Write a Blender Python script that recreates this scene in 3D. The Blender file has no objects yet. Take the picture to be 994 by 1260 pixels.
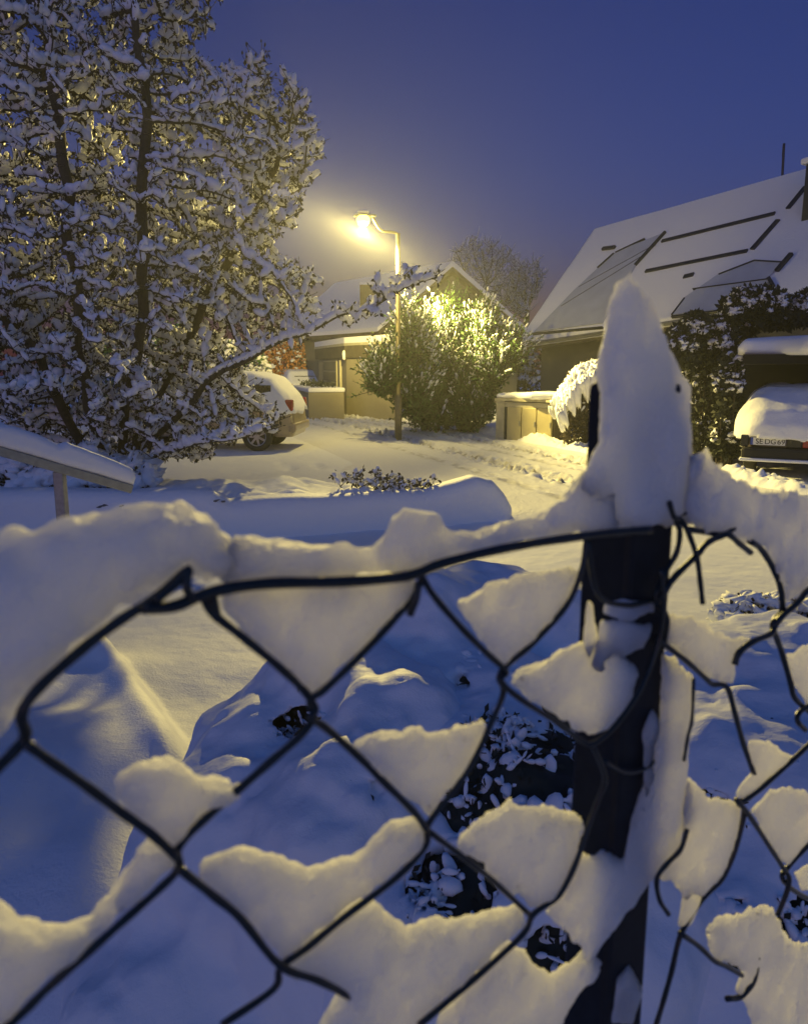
import bpy, math, random
import numpy as np
from mathutils import Vector, kdtree

# ------------------------------------------------------------------ camera, sky, lamp, exposure
H = 1.8
TH = math.radians(10.6)
FPX = 960.0
scene = bpy.context.scene
cam_d = bpy.data.cameras.new('camera')
cam = bpy.data.objects.new('camera', cam_d)
scene.collection.objects.link(cam)
cam.location = (0, 0, H)
cam.rotation_euler = (math.radians(90) - TH, 0, 0)
cam_d.sensor_fit = 'VERTICAL'
cam_d.sensor_height = 24.0
cam_d.lens = 24.0 * FPX / 1260.0
cam_d.clip_start = 0.02
cam_d.clip_end = 1500
cam_d.dof.use_dof = True
cam_d.dof.focus_distance = 9.0
cam_d.dof.aperture_fstop = cam_d.lens / 2.3
scene.camera = cam

scene.view_settings.view_transform = 'Standard'
scene.view_settings.look = 'None'
scene.view_settings.gamma = 1
scene.view_settings.exposure = 0.0
scene.render.engine = 'CYCLES'
scene.cycles.use_denoising = True
scene.cycles.max_bounces = 8
scene.cycles.diffuse_bounces = 3
scene.cycles.volume_bounces = 0
scene.cycles.sample_clamp_indirect = 3.0

world = bpy.data.worlds.new('World')
scene.world = world
world.use_nodes = True
wn = world.node_tree
wn.nodes.clear()
sky = wn.nodes.new('ShaderNodeTexSky')
sky.sky_type = 'NISHITA'
sky.sun_disc = False
sky.sun_elevation = math.radians(1.5)
sky.sun_rotation = math.radians(200)
sky.ozone_density = 4.0
sky.air_density = 1.0
sky.dust_density = 0.5
SKY_TINT = (1.45, 0.72, 1.24, 1)
SKY_TINT_UP = (2.35, 2.1, 2.8, 1)
SKY_STRENGTH = 0.12
tint = wn.nodes.new('ShaderNodeMix'); tint.data_type = 'RGBA'; tint.blend_type = 'MULTIPLY'
tint.inputs[0].default_value = 1.0
# added fill: sky tinted brighter overhead and behind the camera to light the snow
geo = wn.nodes.new('ShaderNodeTexCoord')
dotp = wn.nodes.new('ShaderNodeVectorMath'); dotp.operation = 'DOT_PRODUCT'; dotp.inputs[1].default_value = (0.0, -0.80, 0.60)
wn.links.new(geo.outputs['Generated'], dotp.inputs[0])
ramp = wn.nodes.new('ShaderNodeMapRange'); ramp.interpolation_type = 'SMOOTHSTEP'
ramp.inputs[1].default_value = -0.12; ramp.inputs[2].default_value = 0.75
wn.links.new(dotp.outputs['Value'], ramp.inputs[0])
grad = wn.nodes.new('ShaderNodeMix'); grad.data_type = 'RGBA'
grad.inputs[6].default_value = SKY_TINT; grad.inputs[7].default_value = SKY_TINT_UP
wn.links.new(ramp.outputs[0], grad.inputs[0]); wn.links.new(grad.outputs[2], tint.inputs[7])
wn.links.new(sky.outputs[0], tint.inputs[6])
bg = wn.nodes.new('ShaderNodeBackground')
bg.inputs[1].default_value = SKY_STRENGTH
wn.links.new(tint.outputs[2], bg.inputs[0])
wo = wn.nodes.new('ShaderNodeOutputWorld')
wn.links.new(bg.outputs[0], wo.inputs[0])

LAMP_W = 1250.0
LAMP_COL = (1.0, 0.78, 0.22)
HAZE_DENSITY = 0.0022

# ------------------------------------------------------------------ projection helpers (photo pixels -> world)
CT, ST = math.cos(TH), math.sin(TH)
def ray(px, py):
    x = (px - 497.0) / FPX; y = (630.0 - py) / FPX
    return np.array([x, CT + y * ST, -ST + y * CT])
def P(px, py, Y):
    d = ray(px, py); return np.array([0, 0, H]) + d * (Y / d[1])
def G(px, py, z=0.0):
    d = ray(px, py); return np.array([0, 0, H]) + d * ((z - H) / d[2])
def on_plane(px, py, p0, n):
    d = ray(px, py); o = np.array([0, 0, H]); return o + d * (np.dot(p0 - o, n) / np.dot(d, n))

# ------------------------------------------------------------------ noise
_rs = np.random.RandomState(7)
_LAT = _rs.rand(64, 64, 64).astype(np.float32)
def vnoise(x, y, z):
    xi = np.floor(x).astype(int); yi = np.floor(y).astype(int); zi = np.floor(z).astype(int)
    fx = x - xi; fy = y - yi; fz = z - zi
    fx = fx * fx * (3 - 2 * fx); fy = fy * fy * (3 - 2 * fy); fz = fz * fz * (3 - 2 * fz)
    r = 0
    for a in (0, 1):
        wx = fx if a else 1 - fx
        for b in (0, 1):
            wy = fy if b else 1 - fy
            for c in (0, 1):
                wz = fz if c else 1 - fz
                r = r + wx * wy * wz * _LAT[(xi + a) & 63, (yi + b) & 63, (zi + c) & 63]
    return r * 2 - 1
def fbm(x, y, z, oct=3):
    s = 0; a = 1.0; t = 0
    for i in range(oct):
        s = s + a * vnoise(x * 2 ** i + 3.1 * i, y * 2 ** i + 7.7 * i, z * 2 ** i + 1.3 * i); t += a; a *= .5
    return s / t

# ------------------------------------------------------------------ object helpers
COL = scene.collection
def tag(o, label=None, cat=None, group=None, kind=None):
    if label: o['label'] = label
    if cat: o['category'] = cat
    if group: o['group'] = group
    if kind: o['kind'] = kind
    return o
def thing(name, label, cat, loc=(0, 0, 0), group=None):
    o = bpy.data.objects.new(name, None); COL.objects.link(o)
    o.location = tuple(loc); o.empty_display_size = .1
    return tag(o, label, cat, group)
def mesh_obj(name, V, F, m, parent=None, smooth=False, local=False):
    """V world coordinates; parent at identity rotation"""
    V = np.asarray(V, dtype=np.float32)
    me = bpy.data.meshes.new(name)
    if isinstance(F, np.ndarray):
        n, k = F.shape
        if parent is not None and not local:
            V = V - np.array(root_loc(parent), dtype=np.float32)
        me.vertices.add(len(V)); me.vertices.foreach_set('co', V.ravel())
        me.loops.add(n * k); me.loops.foreach_set('vertex_index', F.astype(np.int32).ravel())
        me.polygons.add(n); me.polygons.foreach_set('loop_start', np.arange(0, n * k, k, dtype=np.int32))
        me.update(calc_edges=True)
    else:
        if parent is not None and not local:
            V = V - np.array(root_loc(parent), dtype=np.float32)
        me.from_pydata([tuple(map(float, v)) for v in V], [], [tuple(map(int, f)) for f in F])
        me.update()
    if smooth: me.polygons.foreach_set('use_smooth', [True] * len(me.polygons))
    me.materials.append(m)
    o = bpy.data.objects.new(name, me); COL.objects.link(o)
    if parent is not None: o.parent = parent
    return o
def root_loc(p):
    l = np.array(p.location)
    while p.parent is not None:
        p = p.parent; l = l + np.array(p.location)
    return l

class MB:
    """collects shapes for ONE mesh object"""
    def __init__(s): s.v = []; s.f = []; s.n = 0
    def add(s, V, F):
        V = np.asarray(V, dtype=float)
        s.f += [tuple(int(i) + s.n for i in f) for f in F]; s.v.append(V); s.n += len(V); return s
    def box(s, c, size, ax=None):
        """c centre, size full, ax = 3 axis rows"""
        ax = np.eye(3) if ax is None else np.array(ax, dtype=float)
        hx, hy, hz = np.array(size) / 2
        V = [np.array(c) + ax[0] * sx * hx + ax[1] * sy * hy + ax[2] * sz * hz for sx in (-1, 1) for sy in (-1, 1) for sz in (-1, 1)]
        return s.add(V, [(0, 1, 3, 2), (4, 6, 7, 5), (0, 4, 5, 1), (2, 3, 7, 6), (0, 2, 6, 4), (1, 5, 7, 3)])
    def prism(s, poly, off):
        """poly: list of 3D points, extruded by vector off"""
        n = len(poly); A = [np.array(p) for p in poly]; B = [p + np.array(off) for p in A]
        F = [tuple(range(n))[::-1], tuple(range(n, 2 * n))] + [(i, (i + 1) % n, n + (i + 1) % n, n + i) for i in range(n)]
        return s.add(A + B, F)
    def tube(s, pts, r, seg=8, cap=True):
        pts = np.array(pts, dtype=float); n = len(pts)
        rr = np.full(n, r) if np.isscalar(r) else np.array(r)
        V, F = tube_arr(pts, rr, seg)
        F = [tuple(f) for f in F]
        if cap: F += [tuple(range(seg))[::-1], tuple(range((n - 1) * seg, n * seg))]
        return s.add(V, F)
    def lathe(s, c, prof, axis=(0, 0, 1), seg=16):
        axis = np.array(axis, float); axis /= np.linalg.norm(axis)
        u = np.cross(axis, (0, 0, 1) if abs(axis[2]) < .9 else (1, 0, 0)); u /= np.linalg.norm(u); w = np.cross(axis, u)
        V = []; F = []
        for (r, h) in prof:
            for k in range(seg):
                a = 2 * math.pi * k / seg
                V.append(np.array(c) + axis * h + (u * math.cos(a) + w * math.sin(a)) * r)
        for i in range(len(prof) - 1):
            for k in range(seg):
                F.append((i * seg + k, i * seg + (k + 1) % seg, (i + 1) * seg + (k + 1) % seg, (i + 1) * seg + k))
        F.append(tuple(range(seg))[::-1]); F.append(tuple(range((len(prof) - 1) * seg, len(prof) * seg)))
        return s.add(V, F)
    def build(s, name, m, parent=None, smooth=False, bevel=0):
        o = mesh_obj(name, np.concatenate(s.v), s.f, m, parent, smooth)
        if bevel:
            b = o.modifiers.new('bevel', 'BEVEL'); b.width = bevel; b.segments = 2; b.limit_method = 'ANGLE'
        return o
def tube_arr(pts, rr, seg):
    n = len(pts)
    T = np.gradient(pts, axis=0); T /= np.linalg.norm(T, axis=1, keepdims=True) + 1e-9
    u = np.cross(T[0], (0, 0, 1)); 
    if np.linalg.norm(u) < 1e-3: u = np.cross(T[0], (1, 0, 0))
    u /= np.linalg.norm(u); V = np.zeros((n, seg, 3)); a = np.arange(seg) * 2 * np.pi / seg
    for i in range(n):
        u = u - T[i] * np.dot(u, T[i]); u /= np.linalg.norm(u) + 1e-9; w = np.cross(T[i], u)
        V[i] = pts[i] + rr[i] * (np.cos(a)[:, None] * u + np.sin(a)[:, None] * w)
    F = []
    for i in range(n - 1):
        for k in range(seg):
            F.append((i * seg + k, i * seg + (k + 1) % seg, (i + 1) * seg + (k + 1) % seg, (i + 1) * seg + k))
    return V.reshape(-1, 3), F
def smooth_path(pts, sub=5):
    """Catmull-Rom"""
    p = np.array(pts, float); p = np.vstack([2 * p[0] - p[1], p, 2 * p[-1] - p[-2]]); out = []
    for i in range(1, len(p) - 2):
        for t in np.linspace(0, 1, sub, endpoint=False):
            out.append(.5 * ((2 * p[i]) + (-p[i - 1] + p[i + 1]) * t + (2 * p[i - 1] - 5 * p[i] + 4 * p[i + 1] - p[i + 2]) * t * t + (-p[i - 1] + 3 * p[i] - 3 * p[i + 1] + p[i + 2]) * t ** 3))
    out.append(p[-2]); return np.array(out)

# surface nets: closed surface of the region F < 0
def surfnets(F, org, h, axes=None):
    nx, ny, nz = F.shape
    S = F < 0
    c = [(i, j, k) for i in (0, 1) for j in (0, 1) for k in (0, 1)]
    def sl(i, j, k): return (slice(i, nx - 1 + i), slice(j, ny - 1 + j), slice(k, nz - 1 + k))
    acc = np.zeros((nx - 1, ny - 1, nz - 1, 3)); cnt = np.zeros((nx - 1, ny - 1, nz - 1))
    for a in range(8):
        for b in range(a + 1, 8):
            d = [c[b][q] - c[a][q] for q in range(3)]
            if sum(map(abs, d)) != 1: continue
            fa = F[sl(*c[a])]; fb = F[sl(*c[b])]; m = (fa < 0) != (fb < 0)
            t = np.where(m, fa / np.where(m, fa - fb, 1), 0)
            for q in range(3): acc[..., q] += np.where(m, c[a][q] + t * d[q], 0)
            cnt += m
    act = cnt > 0
    idx = -np.ones(act.shape, int); idx[act] = np.arange(act.sum())
    ijk = np.argwhere(act); V = (ijk + acc[act] / cnt[act][:, None]) * h
    quads = []
    for ax in range(3):
        o1, o2 = [(1, 2), (2, 0), (0, 1)][ax]
        A = [slice(None)] * 3; B = [slice(None)] * 3
        A[ax] = slice(0, -1); B[ax] = slice(1, None)
        s0 = S[tuple(A)]; s1 = S[tuple(B)]
        e = np.argwhere(s0 != s1)
        ok = (e[:, o1] > 0) & (e[:, o2] > 0) & (e[:, o1] < F.shape[o1] - 1) & (e[:, o2] < F.shape[o2] - 1)
        e = e[ok]; flip = s0[tuple(e.T)]
        def cell(d1, d2):
            q = e.copy(); q[:, o1] += d1; q[:, o2] += d2; return idx[tuple(q.T)]
        Q = np.stack([cell(-1, -1), cell(0, -1), cell(0, 0), cell(-1, 0)], 1)
        Q[~flip] = Q[~flip][:, ::-1]
        quads.append(Q)
    Q = np.concatenate(quads)
    if axes is None: V = V + np.array(org)
    else: V = np.array(org) + V @ np.array(axes)
    return V, Q

def largest(V, Q):
    lab = np.arange(len(V))
    while True:
        m = lab[Q].min(1); new = lab.copy()
        for k in range(Q.shape[1]): np.minimum.at(new, Q[:, k], m)
        new = new[new]
        if (new == lab).all(): break
        lab = new
    u, cnt = np.unique(lab, return_counts=True); keep = lab == u[cnt.argmax()]
    idx = np.cumsum(keep) - 1; q = Q[keep[Q[:, 0]]]
    return V[keep], idx[q]

def polysdf(x, y, poly):
    poly = np.array(poly, float); d = np.full(x.shape, 1e9); ins = np.zeros(x.shape, bool)
    n = len(poly)
    for i in range(n):
        a = poly[i]; b = poly[(i + 1) % n]; e = b - a
        wx = x - a[0]; wy = y - a[1]
        t = np.clip((wx * e[0] + wy * e[1]) / (e @ e + 1e-12), 0, 1)
        d = np.minimum(d, (wx - e[0] * t) ** 2 + (wy - e[1] * t) ** 2)
        cond = ((a[1] <= y) & (b[1] > y)) | ((b[1] <= y) & (a[1] > y))
        with np.errstate(divide='ignore', invalid='ignore'):
            xi = a[0] + (y - a[1]) / (b[1] - a[1] + 1e-15) * e[0]
        ins ^= cond & (x < xi)
    d = np.sqrt(d); return np.where(ins, -d, d)

def slab(poly2d, T, h, org, ax, off=0.0, noise_amp=.2, noise_f=40., rnd=None, seed=0, name='snow', m=None, parent=None, grow=0.0):
    """rounded body of half-thickness T around a polygon given in plane coordinates (s, z)"""
    poly = np.array(poly2d); mn = poly.min(0) - 2 * T - 3 * h; mx = poly.max(0) + 2 * T + 3 * h
    xs = np.arange(mn[0], mx[0], h); ys = np.arange(mn[1], mx[1], h); zs = np.arange(-T * 1.7 - 3 * h, T * 1.7 + 3 * h, h)
    X, Y = np.meshgrid(xs, ys, indexing='ij')
    d2 = polysdf(X, Y, poly) - grow
    r = T if rnd is None else rnd
    X3, Y3, Z3 = np.meshgrid(xs, ys, zs, indexing='ij')
    n1 = fbm(X3 * noise_f + seed, Y3 * noise_f, Z3 * noise_f, 3)
    Tm = T * (1 + .35 * vnoise(X3 * noise_f * .35 + seed * 3.3, Y3 * noise_f * .35, Z3 * 0 + 5))
    qx = d2[:, :, None] + r; qz = np.abs(Z3) - Tm + r
    F = np.minimum(np.maximum(qx, qz), 0) + np.sqrt(np.maximum(qx, 0) ** 2 + np.maximum(qz, 0) ** 2) - r
    F = F + n1 * T * noise_amp
    if h < .0017: F = F + np.abs(fbm(X3 * 290 + seed, Y3 * 290, Z3 * 290, 2)) * T * .22 - T * .05
    F[0] = F[-1] = 1; F[:, 0] = F[:, -1] = 1; F[:, :, 0] = F[:, :, -1] = 1
    V, Q = largest(*surfnets(F, (0, 0, 0), h))
    V = V + np.array([mn[0], mn[1], zs[0] + off])
    W = np.array(org) + V[:, 0:1] * ax[0] + V[:, 1:2] * ax[1] + V[:, 2:3] * ax[2]
    return mesh_obj(name, W, Q, m, parent, True)

# ------------------------------------------------------------------ materials
def new_mat(name):
    m = bpy.data.materials.new(name); m.use_nodes = True
    nt = m.node_tree; return m, nt, nt.nodes['Principled BSDF']
def mat(name, col, rough=.6, var=.15, vscale=6., bump=0., bscale=40., metal=0., spec=.5, coat=0.):
    m, nt, b = new_mat(name)
    tc = nt.nodes.new('ShaderNodeNewGeometry')
    nz = nt.nodes.new('ShaderNodeTexNoise'); nz.inputs['Scale'].default_value = vscale; nz.inputs['Detail'].default_value = 5
    nt.links.new(tc.outputs['Position'], nz.inputs['Vector'])
    cr = nt.nodes.new('ShaderNodeValToRGB')
    cr.color_ramp.elements[0].position = .3; cr.color_ramp.elements[1].position = .72
    cr.color_ramp.elements[0].color = tuple(c * (1 - var) for c in col) + (1,)
    cr.color_ramp.elements[1].color = tuple(min(1, c * (1 + var)) for c in col) + (1,)
    nt.links.new(nz.outputs['Fac'], cr.inputs[0]); nt.links.new(cr.outputs[0], b.inputs['Base Color'])
    b.inputs['Roughness'].default_value = rough; b.inputs['Metallic'].default_value = metal
    b.inputs['Specular IOR Level'].default_value = spec
    b.inputs['Coat Weight'].default_value = coat
    if bump:
        n2 = nt.nodes.new('ShaderNodeTexNoise'); n2.inputs['Scale'].default_value = bscale; n2.inputs['Detail'].default_value = 4
        nt.links.new(tc.outputs['Position'], n2.inputs['Vector'])
        bp = nt.nodes.new('ShaderNodeBump'); bp.inputs['Strength'].default_value = .6; bp.inputs['Distance'].default_value = bump
        nt.links.new(n2.outputs['Fac'], bp.inputs['Height']); nt.links.new(bp.outputs[0], b.inputs['Normal'])
    return m
def snow_mat(name, bump=.01, bscale=25., fine=300., fdist=.0015, sss=0., scale=.01, col=(.86, .87, .9)):
    m, nt, b = new_mat(name)
    tc = nt.nodes.new('ShaderNodeNewGeometry')
    b.inputs['Base Color'].default_value = col + (1,)
    b.inputs['Roughness'].default_value = .65
    b.inputs['Specular IOR Level'].default_value = .25
    n1 = nt.nodes.new('ShaderNodeTexNoise'); n1.inputs['Scale'].default_value = bscale; n1.inputs['Detail'].default_value = 5
    n2 = nt.nodes.new('ShaderNodeTexNoise'); n2.inputs['Scale'].default_value = fine; n2.inputs['Detail'].default_value = 2
    for n in (n1, n2): nt.links.new(tc.outputs['Position'], n.inputs['Vector'])
    b1 = nt.nodes.new('ShaderNodeBump'); b1.inputs['Strength'].default_value = .7; b1.inputs['Distance'].default_value = bump
    b2 = nt.nodes.new('ShaderNodeBump'); b2.inputs['Strength'].default_value = .7; b2.inputs['Distance'].default_value = fdist
    nt.links.new(n1.outputs['Fac'], b1.inputs['Height']); nt.links.new(n2.outputs['Fac'], b2.inputs['Height'])
    nt.links.new(b1.outputs[0], b2.inputs['Normal']); nt.links.new(b2.outputs[0], b.inputs['Normal'])
    if sss:
        b.inputs['Subsurface Weight'].default_value = sss
        b.inputs['Subsurface Radius'].default_value = (1, .97, .9)
        b.inputs['Subsurface Scale'].default_value = scale
    return m
M_GROUND = snow_mat('ground_snow', .02, 6., 90., .004)
M_ROAD = snow_mat('road_snow', .02, 14., 60., .008, col=(.80, .80, .81))
_nt = M_ROAD.node_tree; _at = _nt.nodes.new('ShaderNodeAttribute'); _at.attribute_name = 'rut_shade'
_mx = _nt.nodes.new('ShaderNodeMix'); _mx.data_type = 'RGBA'; _mx.inputs[6].default_value = (.80, .80, .81, 1); _mx.inputs[7].default_value = (.27, .25, .22, 1)  # dark tone painted along the ruts in place of their weak shading
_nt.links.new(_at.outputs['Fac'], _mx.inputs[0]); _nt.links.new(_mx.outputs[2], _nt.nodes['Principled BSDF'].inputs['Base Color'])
M_SNOW = snow_mat('snow', .012, 20., 120., .003)
M_SNOW_NEAR = snow_mat('fence_snow', .004, 260., 1100., .0006, sss=1., scale=.065, col=(.93, .92, .86))
M_SNOW_TREE = snow_mat('tree_snow', .004, 40., 200., .001)
M_SNOW_BUSH = snow_mat('mound_snow', .006, 30., 260., .0012)
M_THIN = mat('thin_snow_on_glass', (.50, .53, .60), .4, .08, 3)
M_BARK = mat('bark', (.045, .035, .028), .9, .35, 20, .004, 60)
M_LEAF = mat('withered_leaf', (.035, .029, .019), .8, .5, 9)
M_GREEN = mat('green_leaf', (.055, .12, .025), .6, .4, 3)
M_DARKGREEN = mat('dark_leaf', (.018, .024, .014), .7, .4, 5)
M_HEDGE = mat('hedge_brown', (.06, .045, .03), .8, .4, 5)
M_ORANGE = mat('orange_leaf', (.55, .25, .08), .8, .35, 2)
M_WIRE = mat('green_pvc_wire', (.012, .02, .02), .35, .3, 200)
M_POST = mat('post_paint', (.006, .008, .010), .7, .4, 120, .0004, 300)
M_WALL = mat('plaster', (.30, .265, .17), .9, .1, 1.5, .004, 30)
M_WALL2 = mat('old_plaster', (.155, .145, .11), .9, .15, 1.2, .004, 30)
M_WOODD = mat('dark_board', (.10, .085, .05), .8, .25, 4)
M_BLACKW = mat('carport_board', (.006, .0055, .006), .9, .3, 6)
M_METAL = mat('galvanised', (.32, .32, .30), .45, .15, 30, metal=.6)
M_POLE = mat('lamp_pole', (.20, .17, .10), .55, .15, 12, metal=.3)
M_BIN = mat('bin_door_sheet', (.50, .44, .24), .45, .08, 3, metal=.25)
M_CONC = mat('concrete', (.42, .39, .28), .9, .15, 6, .004, 50)
M_STONE = mat('wall_stone', (.12, .12, .13), .9, .3, 12, .01, 30)
M_BEIGE = mat('beige_car_paint', (.32, .25, .16), .3, .05, 2, coat=.6)
M_CARD = mat('dark_car_paint', (.03, .015, .018), .3, .1, 2, coat=.6)
M_CARG = mat('grey_car_paint', (.16, .16, .16), .3, .1, 2, coat=.6)
M_RUBBER = mat('rubber', (.015, .015, .016), .8, .2, 20)
M_RIM = mat('rim', (.4, .4, .42), .35, .1, 20, metal=.8)
M_RED = mat('red_lens', (.32, .01, .012), .2, .1, 9, coat=.5)
M_GLASS = mat('dark_glass', (.012, .014, .018), .15, .2, 4)
M_PLATE = mat('plate', (.75, .75, .72), .5, .03, 9)
M_BLUE = mat('plate_blue', (.02, .06, .35), .5, .03, 9)
M_INK = mat('plate_ink', (.01, .01, .01), .6, .1, 9)
M_PANEL = mat('panel_edge', (.012, .014, .02), .4, .2, 9)
M_BRICK = mat('chimney_brick', (.14, .08, .045), .9, .2, 9)
def emit(name, col, s):
    m, nt, b = new_mat(name)
    b.inputs['Base Color'].default_value = (.9, .8, .5, 1)
    b.inputs['Emission Color'].default_value = col + (1,); b.inputs['Emission Strength'].default_value = s
    return m

# ------------------------------------------------------------------ terrain
# the low wall runs between these two ground points
WA = np.array([-6.4, 6.75]); WB = np.array([1.42, 9.0])
wt = (WB - WA) / np.linalg.norm(WB - WA); wnrm = np.array([-wt[1], wt[0]])     # away from the camera
# road edge line
RB = np.array([2.75, 18.0]); rt = np.array([.33, -.944]); rt /= np.linalg.norm(rt); rn = np.array([-rt[1], rt[0]])
if rn[0] < 0: rn = -rn
def sstep(a, b, x):
    t = np.clip((x - a) / (b - a), 0, 1); return t * t * (3 - 2 * t)
def gauss(x, y, cx, cy, rx, ry, h, ang=0.):
    c, s = math.cos(ang), math.sin(ang); u = (x - cx) * c + (y - cy) * s; v = -(x - cx) * s + (y - cy) * c
    return h * np.exp(-(u / rx) ** 2 - (v / ry) ** 2)
def zfun(x, y):
    D = np.hypot(x, y)
    z = .025 * fbm(x * .5, y * .5, x * 0, 3) * sstep(1, 6, D)
    z = z + .012 * fbm(x * 2.3, y * 2.3, x * 0 + 4, 3)
    # planted bed behind the wall
    s = (x - WA[0]) * wt[0] + (y - WA[1]) * wt[1]; w = (x - WA[0]) * wnrm[0] + (y - WA[1]) * wnrm[1]
    L = np.linalg.norm(WB - WA)
    bed = sstep(.0, .25, w) * (1 - sstep(1.8, 3.3, w + .9 * sstep(5.2, 8.2, s))) * (1 - sstep(L - 1.6, L + .2, s + .15 * w))
    z = z + bed * (.33 + .13 * fbm(x * 2.0, y * 2.4, x * 0 + 9, 3) + .04 * fbm(x * 7, y * 7, x * 0 + 2, 2))
    # foot-prints and hummocks in the bed
    # near ground falls towards the fence
    z = z - .50 * sstep(2.55, 1.0, D)
    # left hump with a lip running away from the camera
    z = z + gauss(x, y, -1.95, 4.30, .42, .30, .12, .35)
    lip = (x + 1.65) * .85 + (y - 4.3) * .526 + .05 * vnoise(y * 3, x * 0, x * 0 + 2)
    z = z + .17 * sstep(.10, -.06, lip) * sstep(4.9, 4.2, y) * sstep(.8, 1.8, y) + .04 * np.exp(-((lip + .10) / .07) ** 2) * sstep(4.6, 4.0, y) * sstep(2.6, 3.0, y)
    z = z + .05 * fbm(x * 1.7 + 4, y * 1.7, x * 0 + 7, 2) * sstep(5, 3.5, y)
    z = z + .13 * sstep(4.1, 2.8, y) * sstep(-.75, -1.05, x) * sstep(1.6, 2.4, y)
    z = z + gauss(x, y, -.62, 1.95, .35, .3, .22, .3)
    # small buried thing behind the fence
    z = z + gauss(x, y, .42, 5.5, .26, .14, .20, .2) + gauss(x, y, .72, 5.65, .22, .12, .17, .2)
    z = z + gauss(x, y, 2.35, 4.6, .9, .35, .22, 0) + gauss(x, y, 1.5, 3.6, .6, .35, .12, 0)
    return z
def build_ground():
    rings = [0.3]
    while rings[-1] < 160: rings.append(rings[-1] * 1.0095)
    ang = np.concatenate([np.arange(-180, -44, 5), np.arange(-44, 44, .2), np.arange(44, 180, 5)]) * np.pi / 180
    R, A = np.meshgrid(rings, ang, indexing='ij')
    X = R * np.sin(A); Y = R * np.cos(A)
    Z = zfun(X, Y)
    # foot prints
    rs = np.random.RandomState(3)
    for i in range(46):
        if i < 26:
            t = i / 26.; cx = 1.5 + 1.6 * t + rs.normal() * .1 + (.13 if i % 2 else -.13); cy = 17.5 - 9.0 * t + rs.normal() * .15
        else:
            t = (i - 26) / 20.; cx = -2.5 + 3.6 * t + rs.normal() * .15; cy = 14.5 - 1.6 * t + rs.normal() * .2
        Z -= .05 * np.exp(-((X - cx) / .09) ** 2 - ((Y - cy) / .17) ** 2)
    n, k = X.shape
    V = np.stack([X, Y, Z], -1).reshape(-1, 3)
    i = np.arange(n - 1)[:, None]; j = np.arange(k)[None, :]; j2 = (j + 1) % k
    Q = np.stack([i * k + j, i * k + j2 + 0 * i, (i + 1) * k + j2, (i + 1) * k + j], -1).reshape(-1, 4)
    o = mesh_obj('ground', V, Q, M_GROUND, None, True); tag(o, kind='structure')
build_ground()

def strip(name, s0, s1, ds, u0, u1, du, zf, m):
    s = np.arange(s0, s1 + 1e-6, ds); u = np.arange(u0, u1 + 1e-6, du)
    S, U = np.meshgrid(s, u, indexing='ij')
    # the road bends left beyond the shrub
    bend = -.010 * np.maximum(-U - 3, 0) ** 2
    X = RB[0] + rt[0] * U + rn[0] * (S + bend); Y = RB[1] + rt[1] * U + rn[1] * (S + bend)
    Z = zfun(X, Y) + zf(S, U)
    n, k = X.shape; i = np.arange(n - 1)[:, None]; j = np.arange(k - 1)[None, :]
    Q = np.stack([i * k + j, i * k + j + 1, (i + 1) * k + j + 1, (i + 1) * k + j], -1).reshape(-1, 4)
    V = np.stack([X, Y, Z], -1).reshape(-1, 3)
    o = mesh_obj(name, V, Q, m, None, True); tag(o, kind='structure')
    if name == 'road':
        a = o.data.attributes.new('rut_shade', 'FLOAT', 'POINT'); mk = 0
        for c_, w_, k_ in ((-.75, .20, 1.), (-2.25, .22, 1.), (-1.35, .11, .6), (-3.1, .13, .5)): mk = mk + k_ * np.exp(-((S - c_) / w_) ** 2) * np.clip(fbm(S * 12 + c_, U * 5, S * 0 + 5, 3) * 2.2 + .45, 0, 1)  # broken mask for the painted rut shade
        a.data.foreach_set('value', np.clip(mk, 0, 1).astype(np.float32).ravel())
    return o
def rut(S, U, c, w, amp, seed):
    e = np.exp(-((S - c) / w) ** 2)
    ch = np.abs(fbm(S * 11 + seed, U * 6, S * 0 + 2, 3))
    return -amp * e + amp * 1.9 * np.exp(-((S - c) / (w * 1.5)) ** 2) * ch
def road_z(S, U):
    fade = sstep(-4.6, -3.6, S) * sstep(.4, -.1, S) * sstep(9, 6, U) * (1 + .5 * sstep(-1, -5, U))
    z = .06
    z = z + fade * (rut(S, U, -.75, .19, .15, 1) + rut(S, U, -2.25, .22, .15, 5) + rut(S, U, -1.35, .10, .05, 8) + rut(S, U, -3.1, .12, .035, 12))
    z = z + .012 * fade * fbm(S * 5, U * 2, S * 0, 2)
    return z - .08 * (1 - sstep(-4.9, -4.0, S)) - .08 * sstep(7.5, 9, U)
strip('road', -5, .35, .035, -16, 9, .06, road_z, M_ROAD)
def bank_z(S, U):
    e = np.exp(-((S - .38) / .25) ** 4)
    lump = np.maximum(0, fbm(S * 3.2, U * 2.2, S * 0 + 6, 2) * .5 + .5)
    ch = np.abs(fbm(S * 8, U * 8, S * 0 + 3, 3))
    ch2 = np.abs(fbm(S * 12 + 9, U * 9 + 4, S * 0 + 8, 2))
    return -.05 + e * (.12 + .17 * lump + .10 * ch + .09 * ch2) * sstep(9.5, 7, U)
strip('snow_bank', -.05, .95, .035, -13, 10, .045, bank_z, M_GROUND)

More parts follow.
